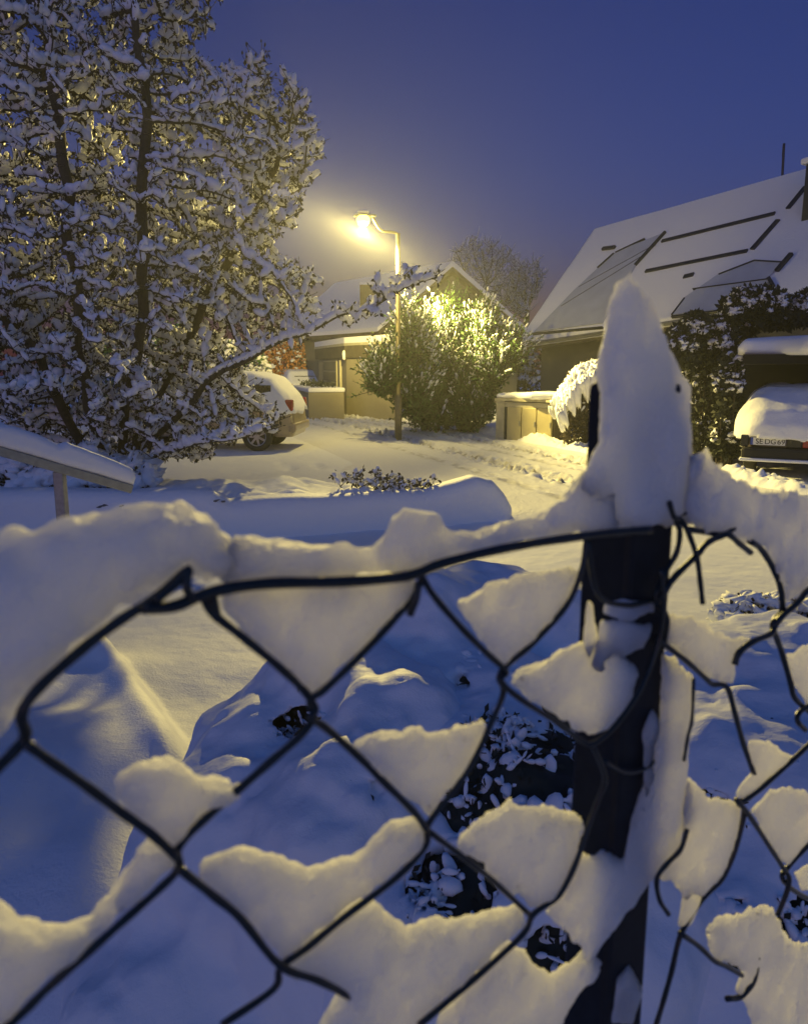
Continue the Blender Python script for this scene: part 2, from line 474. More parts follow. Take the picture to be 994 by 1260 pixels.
# ------------------------------------------------------------------ foliage builders
def quads_cloud(C, size, rs, aspect=.5, up_bias=0., dirs=None):
    """one leaf-shaped quad per point"""
    n = len(C)
    a = rs.normal(size=(n, 3)) if dirs is None else dirs + rs.normal(size=(n, 3)) * .35
    a /= np.linalg.norm(a, axis=1, keepdims=True)
    b = rs.normal(size=(n, 3)); b = b - a * (a * b).sum(1, keepdims=True); b /= np.linalg.norm(b, axis=1, keepdims=True)
    s = size * (rs.rand(n, 1) * .8 + .6)
    V = np.stack([C, C + a * s * .5 + b * s * aspect * .5, C + a * s, C + a * s * .5 - b * s * aspect * .5], 1).reshape(-1, 3)
    return V, np.arange(4 * n).reshape(n, 4)
def ico():
    t = (1 + 5 ** .5) / 2
    v = [(-1, t, 0), (1, t, 0), (-1, -t, 0), (1, -t, 0), (0, -1, t), (0, 1, t), (0, -1, -t), (0, 1, -t), (t, 0, -1), (t, 0, 1), (-t, 0, -1), (-t, 0, 1)]
    f = [(0, 11, 5), (0, 5, 1), (0, 1, 7), (0, 7, 10), (0, 10, 11), (1, 5, 9), (5, 11, 4), (11, 10, 2), (10, 7, 6), (7, 1, 8), (3, 9, 4), (3, 4, 2), (3, 2, 6), (3, 6, 8), (3, 8, 9), (4, 9, 5), (2, 4, 11), (6, 2, 10), (8, 6, 7), (9, 8, 1)]
    v = [np.array(p) / np.linalg.norm(p) for p in v]
    cache = {}; f2 = []
    def mid(a, b):
        k = (min(a, b), max(a, b))
        if k not in cache:
            m = v[a] + v[b]; v.append(m / np.linalg.norm(m)); cache[k] = len(v) - 1
        return cache[k]
    for a, b, c in f:
        ab, bc, ca = mid(a, b), mid(b, c), mid(c, a); f2 += [(a, ab, ca), (b, bc, ab), (c, ca, bc), (ab, bc, ca)]
    return np.array(v), np.array(f2), np.array(f)
ICO1, ICOF1, ICOF0 = ico()
def blobs(C, A, B, Cc, rs, jit=.22, low=False):
    """ellipsoid blobs at C with axis vectors A,B,Cc (n,3)"""
    n = len(C); base = ICO1[:12] if low else ICO1; F = ICOF0 if low else ICOF1
    U = base[None] * (1 + rs.normal(size=(n, len(base), 1)) * jit)
    V = C[:, None] + U[..., 0:1] * A[:, None] + U[..., 1:2] * B[:, None] + U[..., 2:3] * Cc[:, None]
    Q = (F[None] + (np.arange(n) * len(base))[:, None, None]).reshape(-1, 3)
    return V.reshape(-1, 3), Q
def seg_prisms(P0, P1, R0, R1, k=5):
    d = P1 - P0; L = np.linalg.norm(d, axis=1, keepdims=True) + 1e-9; d = d / L
    ref = np.where(np.abs(d[:, 2:3]) > .9, np.array([[1., 0, 0]]), np.array([[0, 0, 1.]]))
    u = np.cross(d, ref); u /= np.linalg.norm(u, axis=1, keepdims=True); w = np.cross(d, u)
    a = np.arange(k) * 2 * np.pi / k; ring = np.cos(a)[None, :, None] * u[:, None] + np.sin(a)[None, :, None] * w[:, None]
    A = P0[:, None] + ring * np.array(R0)[:, None, None]; B = P1[:, None] + ring * np.array(R1)[:, None, None]
    V = np.concatenate([A, B], 1).reshape(-1, 3); n = len(P0)
    j = np.arange(k); j2 = (j + 1) % k
    Q = np.stack([j, j2, k + j2, k + j], -1)[None] + (np.arange(n) * 2 * k)[:, None, None]
    return V, Q.reshape(-1, 4)

def colonize(att, roots, step, infl, kill, iters=90, maxn=20000, tropism=(0, 0, .08)):
    nodes = [np.array(r[0], float) for r in roots]; par = [-1] * len(nodes)
    # initial stems
    for ri, r in enumerate(roots):
        prev = ri
        for q in r[1:]:
            q = np.array(q, float); a = nodes[prev]; L = np.linalg.norm(q - a); m = max(1, int(L / step))
            for t in range(1, m + 1):
                nodes.append(a + (q - a) * t / m); par.append(prev); prev = len(nodes) - 1
    att = np.array(att); alive = np.ones(len(att), bool); trop = np.array(tropism)
    for it in range(iters):
        kd = kdtree.KDTree(len(nodes))
        for i, nd in enumerate(nodes): kd.insert(nd, i)
        kd.balance()
        acc = {}
        for i in np.nonzero(alive)[0]:
            co, j, d = kd.find(att[i])
            if d < kill: alive[i] = False; continue
            if d < infl:
                v = (att[i] - nodes[j]) / d
                if j in acc: acc[j] = acc[j] + v
                else: acc[j] = v.copy()
        if not acc or len(nodes) > maxn: break
        added = 0
        for j, v in acc.items():
            v = v / (np.linalg.norm(v) + 1e-9) + trop + np.random.RandomState(j * 7 + it).normal(size=3) * .16
            v /= np.linalg.norm(v); q = nodes[j] + v * step
            nodes.append(q); par.append(j); added += 1
    return np.array(nodes), np.array(par)
def radii(nodes, par, tip, p=2.2, cap=.09):
    r = np.zeros(len(nodes)); 
    for i in range(len(nodes) - 1, -1, -1):
        if r[i] == 0: r[i] = tip ** p
        if par[i] >= 0: r[par[i]] += r[i]
    return np.minimum(r ** (1 / p), cap)
def inside(poly, x, z):
    return polysdf(np.array([x]), np.array([z]), poly)[0]

# ------------------------------------------------------------------ street lamp
def street_lamp():
    D = 18.9
    b = P(490, 520, D); b[2] = 0; top = P(491, 287, D); head = P(447, 271, D)
    t = thing('street_lamp', 'lit street lamp on a tall tapering pole behind the big snowy shrub', 'street lamp', (b[0], D, 0))
    m = MB(); m.tube([(b[0], D, 0), (b[0], D, 1.1), (b[0], D, 1.12), (b[0], D, top[2])], [.085, .085, .06, .05], 12); m.build('pole', M_POLE, t, True)
    m = MB(); m.tube(smooth_path([(b[0], D, top[2] - .03), (b[0] - .10, D, top[2] + .02), (b[0] - .4, D, top[2] + .075), (head[0] + .2, D, head[2] + .09)]), .032, 8); m.build('arm', M_POLE, t, True)
    m = MB(); hx = head[0]; hz = head[2] + .07
    V = []; F = []
    prof = [(-.22, .04, .02), (-.17, .08, .05), (0, .11, .07), (.16, .08, .055), (.30, .04, .035)]
    for (x, w, hh) in prof:
        for k in range(10):
            a = 2 * math.pi * k / 10; V.append((hx + x, D + w * math.cos(a), hz + .02 + (hh if math.sin(a) > 0 else .02) * math.sin(a)))
    for i in range(4):
        for k in range(10): F.append((i * 10 + k, i * 10 + (k + 1) % 10, (i + 1) * 10 + (k + 1) % 10, (i + 1) * 10 + k))
    F.append(tuple(range(10))[::-1]); F.append(tuple(range(40, 50))); m.add(V, F)
    hd = m.build('lamp_head', M_METAL, t, True)
    m = MB(); m.lathe((hx, D, hz - .005), [(.03, -.19), (.10, -.165), (.15, -.10), (.155, -.03), (.13, .03)], seg=18)
    ln = m.build('lens', emit('lamp_glow', (1.0, .60, .05), 10.), hd, True)
    ln.location = (0, 0, 0)
    m = MB(); m.box((hx, D, hz + .105), (.26, .12, .05)); m.build('snow_cap', M_SNOW, t, True, bevel=.02)
    ld = bpy.data.lights.new('lamp_light', 'POINT'); ld.energy = LAMP_W; ld.color = LAMP_COL; ld.shadow_soft_size = .10
    ld.use_nodes = True; nt = ld.node_tree; em = nt.nodes['Emission']
    tc = nt.nodes.new('ShaderNodeTexCoord')
    # the head tilts up towards the street side, so little light goes back over the roofs on the right
    ab = nt.nodes.new('ShaderNodeVectorMath'); ab.operation = 'DOT_PRODUCT'; ab.inputs[1].default_value = (-.41, -.04, -.911)
    nt.links.new(tc.outputs['Normal'], ab.inputs[0])
    cut = nt.nodes.new('ShaderNodeMapRange'); cut.inputs[1].default_value = .01; cut.inputs[2].default_value = .15
    cut.inputs[3].default_value = .045; cut.inputs[4].default_value = 1.0; nt.links.new(ab.outputs['Value'], cut.inputs[0])
    mu = nt.nodes.new('ShaderNodeMath'); mu.operation = 'MULTIPLY'; nt.links.new(cut.outputs[0], mu.inputs[1])
    # street-lighting luminaire: throws more light outwards than straight down (batwing curve)
    cr = nt.nodes.new('ShaderNodeMapRange'); cr.inputs[1].default_value = .15; cr.inputs[2].default_value = .58
    cr.inputs[3].default_value = 9.5; cr.inputs[4].default_value = .5; cr.interpolation_type = 'SMOOTHERSTEP'
    nt.links.new(ab.outputs['Value'], cr.inputs[0]); nt.links.new(cr.outputs[0], mu.inputs[0]); nt.links.new(mu.outputs[0], em.inputs['Strength'])
    lo = bpy.data.objects.new('lamp_light', ld); COL.objects.link(lo); lo.parent = t
    lo.location = (hx - b[0], 0, hz - .33)
street_lamp()

# ------------------------------------------------------------------ gabled house and garage in the back
def back_house():
    Y = 33.0
    A = P(557, 328, Y); LE = P(466, 408, Y); RE = A + (A - LE) * np.array([-1, 0, 0]) ; RE[2] = LE[2]; RE[0] = 2 * A[0] - LE[0]
    t = thing('gabled_house', 'gabled house with snowy roof behind the garage and the big shrub', 'house', (A[0], Y, 0))
    back = np.array([-.55, .835, 0.]) * 10.0
    # gable front wall
    i = .25
    m = MB(); g = [(LE[0] + i, Y + .3, 0), (RE[0] - i, Y + .3, 0), (RE[0] - i, Y + .3, LE[2] - .1), (A[0], Y + .3, A[2] - .32), (LE[0] + i, Y + .3, LE[2] - .1)]
    m.prism(g, back * .97); m.build('wall', M_WALL2, t)
    m = MB()
    for E in (LE, RE):
        m.prism([A, E, E - np.array([0, 0, .16]), A - np.array([0, 0, .16])], back)
    m.build('roof', M_WOODD, t)
    m = MB()
    for E, s in ((LE, -1), (RE, 1)):
        d = np.array([s * .05, 0, 0])
        m.prism([A + (0, -.04, .004), E + d + (0, -.04, .004), E + d + (0, -.04, .17), A + (0, -.04, .22)], back + (0, .08, 0))
    m.build('snow_cover', M_SNOW, t)
    ch = P(453, 352, Y + 3.5)
    m = MB(); m.box((ch[0], ch[1], ch[2] - .9), (.72, .7, 1.9)); c = m.build('chimney', M_BRICK, t)
    m = MB(); m.box((ch[0], ch[1], ch[2] + .08), (.8, .78, .12)); m.build('snow_cap', M_SNOW, c, bevel=.04)
back_house()

def garage():
    # flat-roofed garage: corner at px 425, left face recedes to px 372, front face towards px 500
    C = G(427, 513); L = G(372, 497); R = G(520, 524)
    zt = P(427, 421, C[1])[2]
    t = thing('garage', 'beige flat-roofed garage with snowy white roof edge beside the street', 'garage', (C[0], C[1], 0))
    d1 = (L - C); d1[2] = 0; d1 /= np.linalg.norm(d1); d2 = R - C; d2[2] = 0; d2 /= np.linalg.norm(d2)
    L = C + d1 * 5.5
    R = C + d2 * 3.4
    Bk = L + d2 * 3.4
    m = MB(); m.prism([C, R, Bk, L], (0, 0, zt - .12)); m.build('wall', M_WALL, t)
    # dark fascia and light roof edge
    def ring(o0, z0, h, mm, name, par):
        q = [C - d1 * o0 - d2 * o0, R - d1 * o0 + d2 * o0, Bk + d1 * o0 + d2 * o0, L + d1 * o0 - d2 * o0]
        q = [np.array([p[0], p[1], z0]) for p in q]; mb = MB(); mb.prism(q, (0, 0, h)); return mb.build(name, mm, par)
    ring(.25, zt - .55, .42, M_WOODD, 'fascia', t)
    rf = ring(.30, zt - .128, .09, M_CONC, 'roof', t)
    o = ring(.27, zt - .036, .20, M_SNOW, 'snow_cover', rf)
    # door in the left face with a grey frame
    up = np.array([0, 0, 1.]); n1 = np.cross(up, d1); n1 = n1 if np.dot(n1, -C) > 0 else -n1
    ax = [d1, n1, up]
    m = MB(); c = C + d1 * 2.9 + n1 * .012 + up * 1.0; m.box(c, (2.6, .05, 2.0), ax); dr = m.build('garage_door', M_CONC, t)
    m = MB()
    for k in range(5): m.box(C + d1 * 2.9 + n1 * .045 + up * (.2 + k * .4), (2.5, .02, .33), ax)
    m.build('door_panels', M_WALL2, dr)
    m = MB(); m.box(C + d1 * .9 + n1 * .03 + up * 1.0, (.18, .09, 2.0), ax); m.build('pilaster', M_CONC, t)
    # small white wall lantern, unlit
    w = C - d1 * .3 - d2 * .3 + up * (zt - .62)
    m = MB(); m.lathe(w, [(.03, 0), (.06, .05), (.075, .22), (.05, .30), (.02, .34)]); m.build('wall_lantern', M_PLATE, t, True)
    # low parapet planter standing beside the garage
    a = G(396, 508); b = G(424, 517)
    t2 = thing('planter_wall', 'low beige parapet with a snow strip in front of the garage', 'low wall', (a[0], a[1], 0))
    dd = b - a; dd[2] = 0; dd /= np.linalg.norm(dd); nn = np.array([-dd[1], dd[0], 0])
    top = P(410, 483, b[1])[2]
    m = MB(); m.prism([a, b - dd * .05, b - dd * .05 - nn * 1.2, a - nn * 1.2], (0, 0, top)); m.build('wall', M_WALL, t2)
    m = MB(); m.prism([p + np.array([0, 0, top + .003]) for p in (a + nn * .05, b - dd * .05 + nn * .05, b - dd * .05 - nn * 1.2, a - nn * 1.2)], (0, 0, .16)); m.build('snow_cover', M_SNOW, t2, bevel=.05)
    rs = np.random.RandomState(5); n = 500
    C0 = np.array([a * (1 - u) + (b - dd * .2) * u for u in rs.rand(n)]) - nn * (rs.rand(n, 1) * .8 + .15) + np.stack([0 * rs.rand(n), 0 * rs.rand(n), top + .12 + rs.rand(n) * .22], 1)
    V, Q = quads_cloud(C0, .10, rs); mesh_obj('foliage', V, Q, M_DARKGREEN, t2)
garage()

# ------------------------------------------------------------------ house on the right with solar panels
def right_house():
    # eave line from px (640,424) to px (893,386) at one height
    Y1 = 24.0; E1 = P(640, 424, Y1); ze = E1[2]
    d = np.array([.5939, -.8002, .0835]); d /= np.linalg.norm(d)      # the street climbs, the house stands level beside it
    n = np.cross(d, (0, 0, 1.)); n /= np.linalg.norm(n); n = n if n[1] > 0 else -n        # away from the street
    R1 = on_plane(733, 287, E1, np.array([d[0], d[1], 0]))
    run = np.dot(R1 - E1, n); rise = R1[2] - ze
    t = thing('house_with_solar_roof', 'large house with snow-covered roof carrying solar panels right of the street', 'house', (E1[0], E1[1], 0))
    Lh = 17.0
    up = np.array([0, 0, 1.]); v = (R1 - E1); vl = np.linalg.norm(v); v = v / vl; nr = np.cross(d, v); nr = nr if nr[2] > 0 else -nr
    global ROOF; ROOF = (E1, d, v, nr, run, rise)
    o0 = E1
    # walls
    w0 = E1 + d * .35 + n * .55; w0[2] = -2
    m = MB(); hw = ze - .02 + 2
    gab = [w0, w0 + n * (2 * run - 1.1), w0 + n * (2 * run - 1.1) + up * (hw + .15), w0 + n * (run - .55) + up * (2 + ze + rise * .93 - .25), w0 + up * (hw + .15)]
    m.prism(gab, d * (Lh - .7)); m.build('wall', M_WALL2, t)
    m = MB()
    ridge = R1
    for s in (0, 1):
        E = E1 if s == 0 else E1 + n * 2 * run
        m.prism([E, ridge, ridge - up * .2, E - up * .12], d * Lh)
    m.build('roof', M_WOODD, t)
    # gutter/fascia light board below the eave
    m = MB(); m.box(E1 + d * Lh / 2 - up * .1 - n * .03, (Lh, .05, .2), [d, n, up]); m.build('fascia', M_WOODD, t)
    m = MB(); m.tube([E1 - n * .1 - up * .03, E1 + d * Lh - n * .1 - up * .03], .06, 8); m.build('gutter', M_METAL, t, True)
    # snow cover, front slope and back slope
    def sheet(E, vv, nn_, name):
        ns, nv = 200, 60
        S, Vv = np.meshgrid(np.linspace(-.06, Lh + .06, ns), np.linspace(-.12, vl, nv), indexing='ij')
        th = .16 + .02 * fbm(S * .8, Vv * .8, S * 0, 3)
        ed = np.minimum(1, np.minimum(S + .06, Lh + .06 - S) / .12) * np.minimum(1, (Vv + .12) / .12)
        th = th * np.sqrt(np.clip(ed * (2 - ed), 0, 1)) + .003
        Pp = E + S[..., None] * d + Vv[..., None] * vv
        Vt = (Pp + th[..., None] * nn_).reshape(-1, 3); Vb = (Pp - 0.06 * nn_ * (Vv[..., None] < -.05)).reshape(-1, 3)
        i = np.arange(ns - 1)[:, None]; j = np.arange(nv - 1)[None]
        Q = np.stack([i * nv + j, (i + 1) * nv + j, (i + 1) * nv + j + 1, i * nv + j + 1], -1).reshape(-1, 4)
        Q2 = Q[:, ::-1] + ns * nv
        side = []
        for i_ in range(ns - 1): side.append((i_ * nv, ns * nv + i_ * nv, ns * nv + (i_ + 1) * nv, (i_ + 1) * nv))
        for j_ in range(nv - 1): side.append((j_, j_ + 1, ns * nv + j_ + 1, ns * nv + j_))
        mesh_obj(name, np.concatenate([Vt, Vb]), np.concatenate([Q, Q2, np.array(side)]), M_SNOW, t, True)
    sheet(E1, v, nr, 'snow_cover')
    v2 = np.array([0, 0, 0.]) + (ridge - (E1 + n * 2 * run)); v2 /= np.linalg.norm(v2); nr2 = np.cross(v2, d); nr2 = nr2 if nr2[2] > 0 else -nr2
    sheet(E1 + n * 2 * run, v2, nr2, 'snow_cover')
    # things on the front slope: pixel -> slope point
    def rp(px, py, off=.17): return on_plane(px, py, E1 + nr * off, nr)
    def bar(a, b, w=.10, off=.17, name='panel_edge', h=.07):
        A = rp(*a, off); B = rp(*b, off); L = np.linalg.norm(B - A); dx = (B - A) / L; dy = np.cross(nr, dx)
        mb = MB(); mb.box((A + B) / 2 + nr * .0, (L, w, h), [dx, dy, nr]); return mb
    def patch(pts, name, mm, off=.175, th=.03):
        q = [rp(x, y, off) for x, y in pts]; mb = MB(); mb.prism(q, nr * th); return mb.build(name, mm, t)
    # solar panels showing through thin snow
    p1 = patch([(657, 409), (706, 358), (757, 311), (817, 287), (783, 325), (741, 398)], 'solar_panel', M_THIN)
    p1['label'] = 'solar panel field at the gable end under thin grey snow'
    p2 = patch([(826, 388), (842, 367), (884, 338), (928, 321), (962, 323), (945, 342), (946, 375)], 'solar_panel', M_THIN)
    p2['label'] = 'solar panel field near the carport where snow has slid off'
    for a, b, w in [((814, 297), (953, 263), .10), ((794, 334), (919, 309), .10), ((925, 307), (957, 271), .12), ((969, 257), (991, 230), .12),
                    ((841, 341), (853, 338), .12)]:
        bar(a, b, w).build('panel_edge', M_PANEL, t)
    for a, b, w in [((818, 285), (781, 326), .06), ((757, 311), (793, 294), .03), ((755, 312), (735, 330), .05), ((741, 306), (756, 304), .10)]:
        bar(a, b, w, .20).build('panel_edge', M_PANEL, p1)
    for a, b, w in [((826, 390), (946, 376), .04), ((884, 338), (928, 321), .022), ((928, 321), (962, 323), .022), ((852, 356), (943, 344), .012),
                    ((955, 333), (973, 312), .10), ((945, 342), (951, 352), .08), ((826, 388), (842, 367), .02)]:
        bar(a, b, w, .20).build('panel_edge', M_PANEL, p2)
    for a, b in [((712, 353), (806, 301)), ((690, 377), (790, 315))]: bar(a, b, .02, .197, h=.03).build('panel_edge', M_PANEL, p1)
    bar((655, 411), (741, 403), .04, .2).build('snow_guard', M_PANEL, t)
    # dark dormer cheek / chimney at the right edge of the picture
    q = rp(1014, 262, 0)
    m = MB(); m.box(q + np.array([0, 0, .45]), (.7, .7, 1.3), [d, n, up]); c = m.build('chimney', M_PANEL, t)
    m = MB(); m.box(q + np.array([0, 0, 1.17]), (.9, .9, .14), [d, n, up]); m.build('snow_cap', M_SNOW, c, bevel=.04)
    # antenna mast on the ridge
    a = on_plane(963, 222, ridge, n); a[2] = ridge[2]
    b = on_plane(964, 178, ridge, n)
    m = MB(); m.tube([a - up * .3, b], .03, 6); m.box(b - up * .12, (.05, .04, .3)); m.build('antenna', M_PANEL, t)
    # window in the wall
    q = w0 + d * 3.1 - n * .01 + up * 3.2
    m = MB(); m.box(q, (1.0, .06, 1.0), [d, n, up]); wf = m.build('window', M_WOODD, t)
    m = MB(); m.box(q - n * .03, (.86, .03, .86), [d, n, up]); m.build('pane', M_GLASS, wf)
right_house()

# ------------------------------------------------------------------ carport
def carport():
    Y = 13.6
    a = P(914, 436, Y); zt = a[2]
    t = thing('carport', 'dark carport with thick snow on its flat roof at the right edge', 'carport', (a[0], Y, 0))
    W = 5.5; Dp = 5.0; ax = np.array([.89, -.456, 0]); ay = np.array([.456, .89, 0]); up = np.array([0, 0, 1.])
    a0 = np.array([a[0], Y, 0])
    def bx(s, w, u0, u1, z0, z1, name, mm, par=t, bevel=0):
        c = a0 + ax * (s + w) / 2 + ay * (u0 + u1) / 2 + up * (z0 + z1) / 2
        m = MB(); m.box(c, (w - s, u1 - u0, z1 - z0), [ax, ay, up]); return m.build(name, mm, par, bevel=bevel)
    r = bx(0, W, 0, Dp, zt - .16, zt, 'roof', M_BLACKW)
    # snow with a soft lip
    xs = [( -.06, 0), (W, 0), (W, .34), (.0, .34), (-.1, .2)]
    slab([(-.10, zt - .02), (-.12, zt + .12), (.0, zt + .27), (.4, zt + .30), (W, zt + .34), (W, zt - .02)], 2.6, .06, a0 + ay * (Dp / 2), [ax, up, ay], 0, .0, 3., rnd=.12, seed=2, name='snow_cover', m=M_SNOW, parent=r)
    bx(-1.6, W, Dp - .1, Dp, 0, zt - .165, 'back_wall', M_BLACKW)
    bx(W - .14, W - .02, .1, Dp - .15, 0, zt - .165, 'side_wall', M_BLACKW)
carport()

# ------------------------------------------------------------------ cars
def make_car(name, label, prof, length, half_w, paint, snow_line, loc, ang, group=None, snow_t=.07, glass=None, wheels=(.8, 3.4), wr=.31, h=.045, extras=None, rr_=.10):
    """local x along the car, rear at x=0; ang rotates local +x from world +x"""
    ax = np.array([math.cos(ang), math.sin(ang), 0]); ay = np.array([-math.sin(ang), math.cos(ang), 0]); up = np.array([0, 0, 1.])
    t = thing(name, label, 'car', loc, group)
    o = np.array(loc, float)
    def W(x, y, z): return o + ax * x + ay * y + up * z
    xs = np.arange(-.3, length + .3, h); ys = np.arange(-half_w - .25, half_w + .25, h); zs = np.arange(.0, 2.1, h)
    X, Yy, Z = np.meshgrid(xs, ys, zs, indexing='ij')
    d2 = polysdf(X[:, 0, :], Z[:, 0, :], prof)[:, None, :]
    hw = half_w - .16 * np.clip((Z - .85) / .6, 0, 1) - .05 * np.clip((.5 - Z) / .3, 0, 1)
    # plan taper front and rear
    hw = hw - .12 * np.clip((.5 - X) / .5, 0, 1) ** 2 - .18 * np.clip((X - length + .7) / .7, 0, 1) ** 2
    r = rr_
    qx = d2 + r; qz = np.abs(Yy) - hw + r
    B = np.minimum(np.maximum(qx, qz), 0) + np.sqrt(np.maximum(qx, 0) ** 2 + np.maximum(qz, 0) ** 2) - r
    Bod = B.copy()
    for wx in wheels: Bod = np.maximum(Bod, -np.maximum(np.hypot(X - wx, Z - wr) - (wr + .06), half_w - .3 - np.abs(Yy)))
    Bod[0] = Bod[-1] = 1; Bod[:, :, 0] = 1
    V, Q = surfnets(Bod, (xs[0], ys[0], zs[0]), h); Vw = o + V[:, :1] * ax + V[:, 1:2] * ay + V[:, 2:] * up
    body = mesh_obj('body', Vw, Q, paint, t, True)
    line = snow_line(X, Yy, Z)
    S = np.maximum(B - snow_t * (1 + .35 * fbm(X * 3, Yy * 3, Z * 3, 2)), line - Z + .06 * fbm(X * 6, Yy * 6, Z * 6, 3))
    S = np.maximum(S, -(B + .05)); S[:, :, 0] = 1; S[:, :, -1] = 1; S[0] = 1; S[-1] = 1; S[:, 0] = 1; S[:, -1] = 1
    V, Q = largest(*surfnets(S, (xs[0], ys[0], zs[0]), h)); Vw = o + V[:, :1] * ax + V[:, 1:2] * ay + V[:, 2:] * up
    mesh_obj('snow_cover', Vw, Q, M_SNOW, t, True)
    for wx in wheels:
        for s in (-1, 1):
            c = W(wx, s * (half_w - .13), wr)
            m = MB(); m.lathe(c - ay * s * .1, [(wr * .66, 0), (wr * .95, .01), (wr, .05), (wr, .16), (wr * .95, .2), (wr * .66, .205), (wr * .62, .16)], ay * s, 28); wh = m.build('wheel', M_RUBBER, t, True)
            m = MB(); m.lathe(c + ay * s * .06, [(wr * .16, 0), (wr * .16, .035)], ay * s, 12)
            for k in range(7):
                a = 2 * math.pi * k / 7; dd = ax * math.cos(a) + up * math.sin(a); ee = -ax * math.sin(a) + up * math.cos(a)
                m.box(c + ay * s * .075 + dd * wr * .36, (wr * .6, .045, .03), [dd, ee, ay * s])
            pts = [c + ay * s * .08 + (ax * math.cos(a) + up * math.sin(a)) * wr * .63 for a in np.linspace(0, 2 * math.pi, 25)]
            m.tube(pts, .018, 6); m.build('rim', M_RIM, wh)
    if extras: extras(t, W, ax, ay, up, body)
    return t

def near_car():
    c = G(380, 556)
    L = 4.3
    prof = [(0.02, .30), (-.02, .55), (.03, .9), (.16, 1.15), (.48, 1.50), (.9, 1.62), (2.2, 1.68), (2.8, 1.6), (3.35, 1.12), (4.1, .95), (4.3, .75), (4.32, .3)]
    def line(X, Y, Z): return np.where(np.abs(Y) < .70, .80, np.where(X < .35, .78, .98)) + .1 * fbm(X * 1.5, Y * 2, Z * 0, 2)
    def ex(t, W, ax, ay, up, body):
        for s in (-1, 1):
            m = MB(); m.box(W(.08, s * .72, .98), (.17, .16, .24), [ax, ay, up]); m.build('tail_light', M_RED, t, bevel=.03)
        m = MB(); m.box(W(.03, 0, .50), (.18, 1.56, .20), [ax, ay, up]); b = m.build('rear_bumper', M_BEIGE, t, bevel=.05)
        m = MB(); m.box(W(.95, .80, 1.25), (1.0, .02, .3), [ax, ay, up]); m.build('window', M_GLASS, t)
    ang = math.radians(176)
    loc = (c[0] - .27, c[1] + .8, 0)
    make_car('parked_car', 'snow-covered beige minivan parked beside the magnolia tree', prof, L, .86, M_BEIGE, line, loc, ang, 'cars under snow along the street', .06, extras=ex, wheels=(.78, 3.45), wr=.32)
near_car()
def far_car():
    c = G(399, 495)
    prof = [(0.0, .35), (0, .9), (.15, 1.05), (.55, 1.48), (.9, 1.55), (2.6, 1.55), (3.3, 1.1), (4.2, .95), (4.3, .4)]
    def line(X, Y, Z): return .72 + .04 * Z
    def ex(t, W, ax, ay, up, body):
        for s in (-1, 1):
            m = MB(); m.box(W(-.04, s * .74, .86), (.14, .18, .2), [ax, ay, up]); m.build('tail_light', M_RED, t, bevel=.03)
        m = MB(); m.box(W(.27, 0, 1.30), (.02, 1.0, .07), [ax * .6 + up * .8, ay, np.cross(ax * .6 + up * .8, ay)]); m.build('rear_window', M_GLASS, t)
        m = MB(); m.box(W(-.06, -.1, .72), (.06, 1.1, .12), [ax, ay, up]); m.build('plate_recess', M_GLASS, t)
        m = MB(); m.box(W(-.02, 0, .37), (.1, 1.5, .24), [ax, ay, up]); m.build('rear_bumper', M_RUBBER, t, bevel=.04)
    make_car('parked_car', 'snow-covered grey estate car seen from behind beside the garage', prof, 4.3, .86, M_CARG, line, (c[0] - .72, c[1] - 1.5, 0), math.radians(108), 'cars under snow along the street', .09, extras=ex)
far_car()
def text(body, size, loc, ax_x, ax_y, ax_z, m, parent, name='lettering'):
    cu = bpy.data.curves.new(name, 'FONT'); cu.body = body; cu.size = size; cu.extrude = .001; cu.align_x = 'CENTER'; cu.align_y = 'CENTER'
    tmp = bpy.data.objects.new(name, cu); COL.objects.link(tmp)
    dg = bpy.context.evaluated_depsgraph_get(); dg.update()
    me = bpy.data.meshes.new_from_object(tmp.evaluated_get(dg)); COL.objects.unlink(tmp); bpy.data.objects.remove(tmp)
    V = np.zeros(len(me.vertices) * 3, dtype=np.float32); me.vertices.foreach_get('co', V); V = V.reshape(-1, 3)
    W = np.array(loc) + V[:, :1] * ax_x + V[:, 1:2] * ax_y + V[:, 2:] * ax_z - root_loc(parent)
    me.vertices.foreach_set('co', W.astype(np.float32).ravel()); me.materials.clear(); me.materials.append(m)
    o = bpy.data.objects.new(name, me); COL.objects.link(o); o.parent = parent; return o
